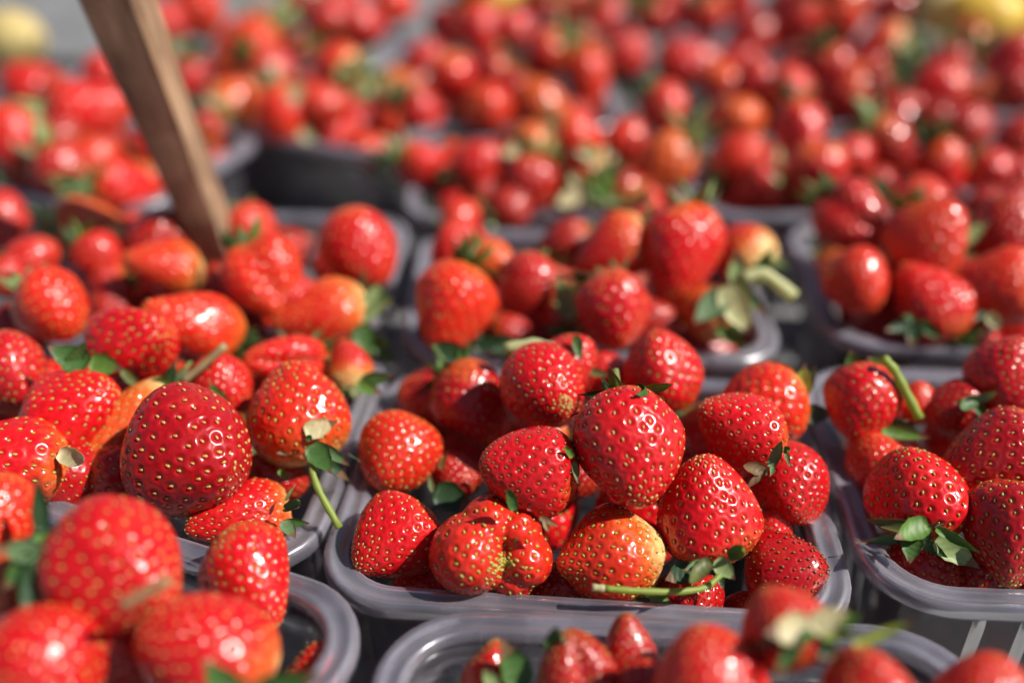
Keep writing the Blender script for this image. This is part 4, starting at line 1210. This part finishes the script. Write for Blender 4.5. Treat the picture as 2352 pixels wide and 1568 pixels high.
sp('pale', 1700, 660, 1690, 570, 'p', 1.3, 5, .8, 0)
sp('pale', 1720, 650, 1775, 570, 'g', 0.9, 0, .7, 0)
sp('pale', 1650, 755, 1720, 800, 'G', 1.2, 2, 1.0, 0)
st('pale', [(1705, 640), (1755, 622), (1824, 682)], 14, 'W', .9)
sp('upleaf', 1310, 735, 1278, 618, 'p', 1.0, 5, 1.1, 0)
sp('upleaf', 1336, 790, 1250, 748, 'g', 1.5, 5, 1.2, 0)
sp('upleaf', 1300, 800, 1338, 745, 'g', 1.3, 0, 1.3, 0)
st('longorange', [(830, 725), (860, 750), (918, 790)], 12, 'W', .6)
sp('longorange', 825, 735, 905, 680, 'p', 1.0, 0, .3, 0)
sp('longorange', 830, 745, 850, 830, 'g', 1.5, 5, .5, 0)
sp('longorange', 835, 765, 905, 850, 'g', 1.0, 1, .3, 0)
st('glossy', [(418, 878), (468, 838), (518, 792)], 9, 't', 1.2)
sp('glossy', 520, 940, 484, 880, 'g', 1.4, 0, 1.3, 0)
sp('glossy', 345, 890, 418, 892, 'g', 1.7, 5, 1.2, 0)
sp('glossy', 830, 875, 905, 862, 'g', 1.4, 0, -.2, 0)
sp('rimleft', 134, 1040, 244, 1072, 'c', 1.3, 2, 1.2, 0)
sp('twolobe', 200, 840, 112, 795, 'g', 1.6, 5, -.1, 0)
sp('twolobe', 160, 845, 196, 780, 'g', 1.6, 0, -.1, 0)
sp('dimple', 208, 830, 290, 850, 'G', 1.5, 5, .9, 0)
sp('dimple', 280, 850, 335, 905, 'o', 1.0, 0, .8, 0)

for a_ in (('bfront', 2105, 738, 2030, 762, 'k', 1.2, 5, 1.1), ('bfront', 2108, 740, 2090, 800, 'k', 1.5, 5, 1.2), ('bfront', 2115, 738, 2160, 778, 'g', 1.4, 0, 1.2), ('bfront', 2100, 735, 2060, 715, 's', 1.2, 2, 1.1),
           ('whitish', 1335, 440, 1272, 476, 'c', 1.5, 5, 1.6), ('whitish', 1345, 430, 1300, 395, 'W', 1.4, 0, 1.6), ('whitish', 1345, 438, 1395, 470, 'p', 1.4, 5, 1.6), ('bright', 1375, 450, 1430, 385, 'G', 1.0, 5, 1.6),
           ('bright', 1380, 452, 1350, 380, 'G', 1.1, 0, 1.6), ('bright', 1390, 455, 1445, 460, 'p', 1.3, 5, 1.6), ('bright', 1400, 430, 1400, 360, 'g', 1.2, 5, 1.5), ('creamy', 1195, 335, 1150, 360, 'c', 1.6, 5, 1.2), ('creamy', 1200, 330, 1250, 355, 'W', 1.4, 5, 1.2),
           ('tall', 2200, 150, 2180, 40, 'p', 1.3, 5, 1.3), ('tall', 2212, 150, 2240, 50, 'g', 1.0, 5, 1.3), ('tall', 2215, 150, 2260, 110, 'G', 1.1, 0, 1.3), ('shoulder', 920, 235, 885, 175, 'p', 1.3, 5, 1.1), ('shoulder', 920, 235, 890, 280, 'G', 1.5, 5, 1.1),
           ('palegreen', 780, 175, 815, 130, 'p', 1.6, 5, 1.2), ('palegreen', 780, 175, 815, 205, 'g', 1.6, 5, 1.2), ('tanshoulder', 520, 240, 470, 220, 'c', 1.4, 5, 1.2), ('tanshoulder', 520, 248, 480, 300, 'G', 1.5, 5, 1.2), ('forward', 665, 230, 700, 190, 'c', 1.6, 5, .9),
           ('forward', 690, 300, 730, 330, 'W', 1.3, 5, 1.0), ('paleedge', 2270, 720, 2300, 760, 'W', 1.4, 5, 1.1), ('paleedge', 2265, 715, 2235, 740, 'k', 1.4, 0, 1.1), ('greyleaf', 2200, 625, 2238, 690, 's', 1.4, 5, 1.5), ('lifted', 2200, 560, 2275, 505, 'p', 1.0, 5, 1.5),
           ('lifted', 2205, 570, 2248, 590, 'g', 1.4, 0, 1.4), ('coneleft', 985, 780, 960, 720, 'k', 1.4, 5, .2), ('coneleft', 1000, 800, 1090, 815, 'k', 1.3, 5, .6), ('coneleft', 1090, 800, 1170, 770, 'k', 1.3, 0, .2), ('olive', 2010, 415, 2060, 455, 'g', 1.5, 5, 1.4), ('olive', 2000, 415, 1970, 450, 'o', 1.5, 5, 1.4),
           ('whitecal', 130, 510, 95, 470, 'p', 1.4, 5, .9), ('whitecal', 130, 515, 95, 555, 's', 1.4, 5, .9), ('whitecal', 245, 540, 300, 515, 'W', 1.6, 5, 1.2), ('yellowish', 2060, 110, 2100, 85, 'W', 1.6, 5, 1.1), ('yellowish', 2060, 115, 2090, 150, 'p', 1.4, 5, 1.1),
           ('egg', 850, 665, 905, 700, 'G', 1.2, 5, .3), ('egg', 835, 660, 800, 640, 'o', 1.3, 3, .8), ('darkleaves', 425, 130, 480, 100, 'g', 1.5, 5, 1.2), ('darkleaves', 420, 125, 400, 80, 'G', 1.5, 5, 1.2), ('longorange', 840, 700, 880, 640, 'p', 1.1, 5, .2),
           ('longorange', 835, 780, 925, 800, 'G', 1.1, 2, .4), ('upleaf', 1190, 790, 1110, 800, 'k', 1.3, 5, 1.2), ('glossy', 820, 880, 880, 905, 'G', 1.2, 5, -.1)):
    sp(*a_)

# ------------------------------------------------------------------ the bottom layer, glimpsed between the others
SKIP = {9, 14, 17, 19, 20, 21, 22, 23, 24, 29, 32, 33, 34, 35, 36, 44, 60, 65, 68, 72, 73, 77, 87, 92, 97, 98, 99, 101, 103, 105, 110, 113, 120, 125, 126, 127, 128, 129, 131, 132, 133, 134, 135, 137, 138, 140, 141, 143, 144, 148, 149, 151, 152, 157, 160, 161, 163, 164, 167}   # wholly behind others
WHERE = 'CABMNDLKPQTVFG'
RF = random.Random(99)

BIG = [(o.matrix_world.translation.copy(), o.matrix_world.col[0].to_3d().length) for o in SC.objects if o.name.startswith('strawberry')]
NF = 0
FIND = False
USED = set()
SEEN_AT = []
for o_ in SC.objects:
    if o_.get('category') == 'strawberry':
        q_ = o_.matrix_world.translation - EYE
        SEEN_AT.append((1176 + FPX * q_.dot(RGT) / q_.dot(FWD), 784 - FPX * q_.dot(UPV) / q_.dot(FWD), o_['label']))


def low_label(x, y):
    """a buried strawberry is told by the nearest one on top and the side of it where it shows"""
    for bx, by, lab in sorted(SEEN_AT, key=lambda k: (k[0] - x) ** 2 + 2 * (k[1] - y) ** 2):
        dx, dy = x - bx, y - by
        rel = ('right of' if dx > 0 else 'left of') if abs(dx) > abs(dy) else ('below' if dy > 0 else 'behind')
        w_ = lab.replace(',', '').split()[:10]
        while w_[-1] in ('the', 'a', 'in', 'of', 'at', 'on', 'with', 'by', 'and', 'its', 'from', 'over', 'to', 'right', 'left', 'behind', 'beside', 'under', 'between', 'near', 'cut', 'amid', 'just', 'above', 'below'):
            w_.pop()
        t_ = 'low strawberry showing ' + rel + ' the ' + ' '.join(w_)
        if t_ not in USED:
            USED.add(t_)
            return t_


for key in WHERE:
    c, rot, dz = PUN[key]
    low = key in 'PQTV'
    nx, ny = (4, 3)
    for i in range(nx):
        for j in range(ny):
            u = (-1 + 2 * (i + .5) / nx) * (PW / 2 - .014) + RF.uniform(-.004, .004)
            v = (-1 + 2 * (j + .5) / ny) * (PD / 2 - .014) + RF.uniform(-.004, .004)
            r_ = RF.uniform(.0145, .0175)
            p = c + Matrix.Rotation(rot, 3, 'Z') @ Vector((u, v, RIM + dz - (RF.uniform(.004, .011) if key in 'KLPQTVN' else RF.uniform(.013, .019))))
            ang = (RF.uniform(0, 360), RF.uniform(-50, 40), RF.uniform(0, 360))
            kind, fl, cal = RF.choice(('globe', 'cone', 'globe', 'heart')), RF.choice('rrdrdo'), RF.choice((0, 1, 1, 0))
            NF += 1
            if key == 'F' or key == 'G':
                if not (abs(u) < .05 and v < .03): continue
            if key == 'C' and u > .05 and v < .02: continue
            if NF in SKIP or any((p - q).length < 0.72 * (r_ + r2) and (p - q).length < 0.02 for q, r2 in BIG):
                continue
            z_ = depth_of(p)
            q = p - EYE
            X, Y = 1176 + FPX * q.dot(RGT) / z_, 784 - FPX * q.dot(UPV) / z_
            o = berry(key, X, Y, 2 * r_ * FPX / z_, kind, ang[0], ang[1], fl, 0, cal, low_label(X, Y), None, 'low' if low else 'mid', None, 1.0, ang[2], 'y', z_, None, False, 'strawberries in the bottom layers')
            if FIND: print('FID', o.name, NF)

# ------------------------------------------------------------------ yellow fruit far behind
M_PEEL = plain_material('yellow_peel', (0.78, 0.50, 0.06, 1), 0.42)
M_DULL = plain_material('dull_yellow_peel', (0.55, 0.42, 0.16, 1), 0.5)
M_SCAR = plain_material('stalk_scar', (0.16, 0.11, 0.05, 1), 0.8)


def lemon_mesh(name, mat, sd):
    rg = np.random.RandomState(sd)
    n, f = ico(5)
    z = n[:, 2]
    r = np.sqrt(np.maximum(1 - np.abs(z) ** 2.3, 0.0)) ** 1.05
    th = np.arctan2(n[:, 1], n[:, 0])
    zz = 1.28 * z + 0.16 * np.sign(z) * np.clip((np.abs(z) - 0.86) / 0.14, 0, 1) ** 1.5
    k = rg.normal(0, 6, (8, 3)); ph = rg.uniform(0, 6.28, 8)
    w = 1 + 0.006 * np.sin(n @ k.T * 3 + ph).sum(1)
    v = np.stack([np.cos(th) * r * w, np.sin(th) * r * w, zz], 1)
    me = mesh_np(name, v, f)
    me.materials.append(mat)
    return me


def fruit(x, y, d, h, rot, mat, label, sd):
    p = at_h(x, y, h)
    rad = 0.5 * d * depth_of(p) / FPX
    o = link_mesh('yellow_fruit', lemon_mesh('yellow_fruit', mat, sd))
    o.location, o.rotation_euler, o.scale = p, (R(80), R(15), R(rot)), (rad, rad, rad)
    me = tube_mesh('stalk_scar', [Vector((0, 0, 1.36)), Vector((0, 0, 1.46))], [0.14, 0.10], 10)
    me.materials.clear(); me.materials.append(M_SCAR)
    link_mesh('stalk_scar', me, o)
    tag(o, label, 'yellow fruit', 'yellow fruit far behind')


fruit(2250, 42, 150, .022, 70, M_PEEL, 'big blurred yellow fruit in the upper right corner', 1)
fruit(2375, 10, 150, .026, 20, M_PEEL, 'blurred yellow fruit cut by the upper right corner, beside the big one', 2)
fruit(2165, 10, 110, .016, 100, M_DULL, 'blurred dull yellow fruit at the top edge, left of the big yellow one', 3)
fruit(1125, -6, 120, .016, 75, M_PEEL, 'blurred yellow fruit at the top middle above the strawberries', 4)
fruit(1470, -32, 110, .010, 85, M_PEEL, 'blurred yellow fruit just showing as a strip at the top edge', 5)
fruit(22, 95, 140, .016, 60, M_DULL, 'blurred dull yellow fruit cut by the left edge near the top', 6)

# ------------------------------------------------------------------ the stake
def stake():
    bot, top = at_h(512, 612, 0.004), at_z(238, -70, 0.385)
    d = (bot - top)
    L = d.length
    zax = -d.normalized()
    side = (EYE - (bot + top) / 2).normalized()
    xax = (side - zax * side.dot(zax)).normalized()
    yax = zax.cross(xax)
    m = Matrix((xax, yax, zax)).transposed().to_4x4()
    prof = [(-0.045, 0.0034), (0.0, 0.0075), (0.10, 0.0112), (0.22, 0.0128), (0.40, 0.0136), (0.55, 0.0143), (0.8, 0.0158), (1.0, 0.0168), (1.45, 0.0174)]
    v, f = [], []
    rg = random.Random(3)
    for i, (u, h) in enumerate(prof):
        z = u * L
        b = h * 0.14
        for cx, cy in ((h, 0), (0, h * 1.05), (-h, 0), (0, -h * 0.9)):
            dx, dy = (-b if cx > 0 else b if cx < 0 else 0), (-b if cy > 0 else b if cy < 0 else 0)
            if cy == 0:
                v += [(cx + dx * 0.5, -b, z), (cx + dx * 0.5, b, z)] if cx > 0 else [(cx + dx * 0.5, b, z), (cx + dx * 0.5, -b, z)]
            else:
                v += [(b, cy + dy * 0.5, z), (-b, cy + dy * 0.5, z)] if cy > 0 else [(-b, cy + dy * 0.5, z), (b, cy + dy * 0.5, z)]
        for j in range(8):
            k = len(v) - 8 + j
            v[k] = (v[k][0] + rg.uniform(-1, 1) * 0.0004, v[k][1] + rg.uniform(-1, 1) * 0.0004, z)
    for i in range(len(prof) - 1):
        for j in range(8):
            a, b = i * 8 + j, i * 8 + (j + 1) % 8
            f.append((a, b, b + 8, a + 8))
    f.append(tuple(reversed(range(8)))); f.append(tuple(range(len(v) - 8, len(v))))
    o = link_mesh('wooden_stake', mesh_np('wooden_stake', v, f, False), None, M_WOOD)
    o.matrix_world = Matrix.Translation(bot) @ m @ Matrix.Rotation(R(27), 4, 'Z')
    tag(o, 'rough brown wooden stake stuck slanting among the strawberries', 'stake')


stake()
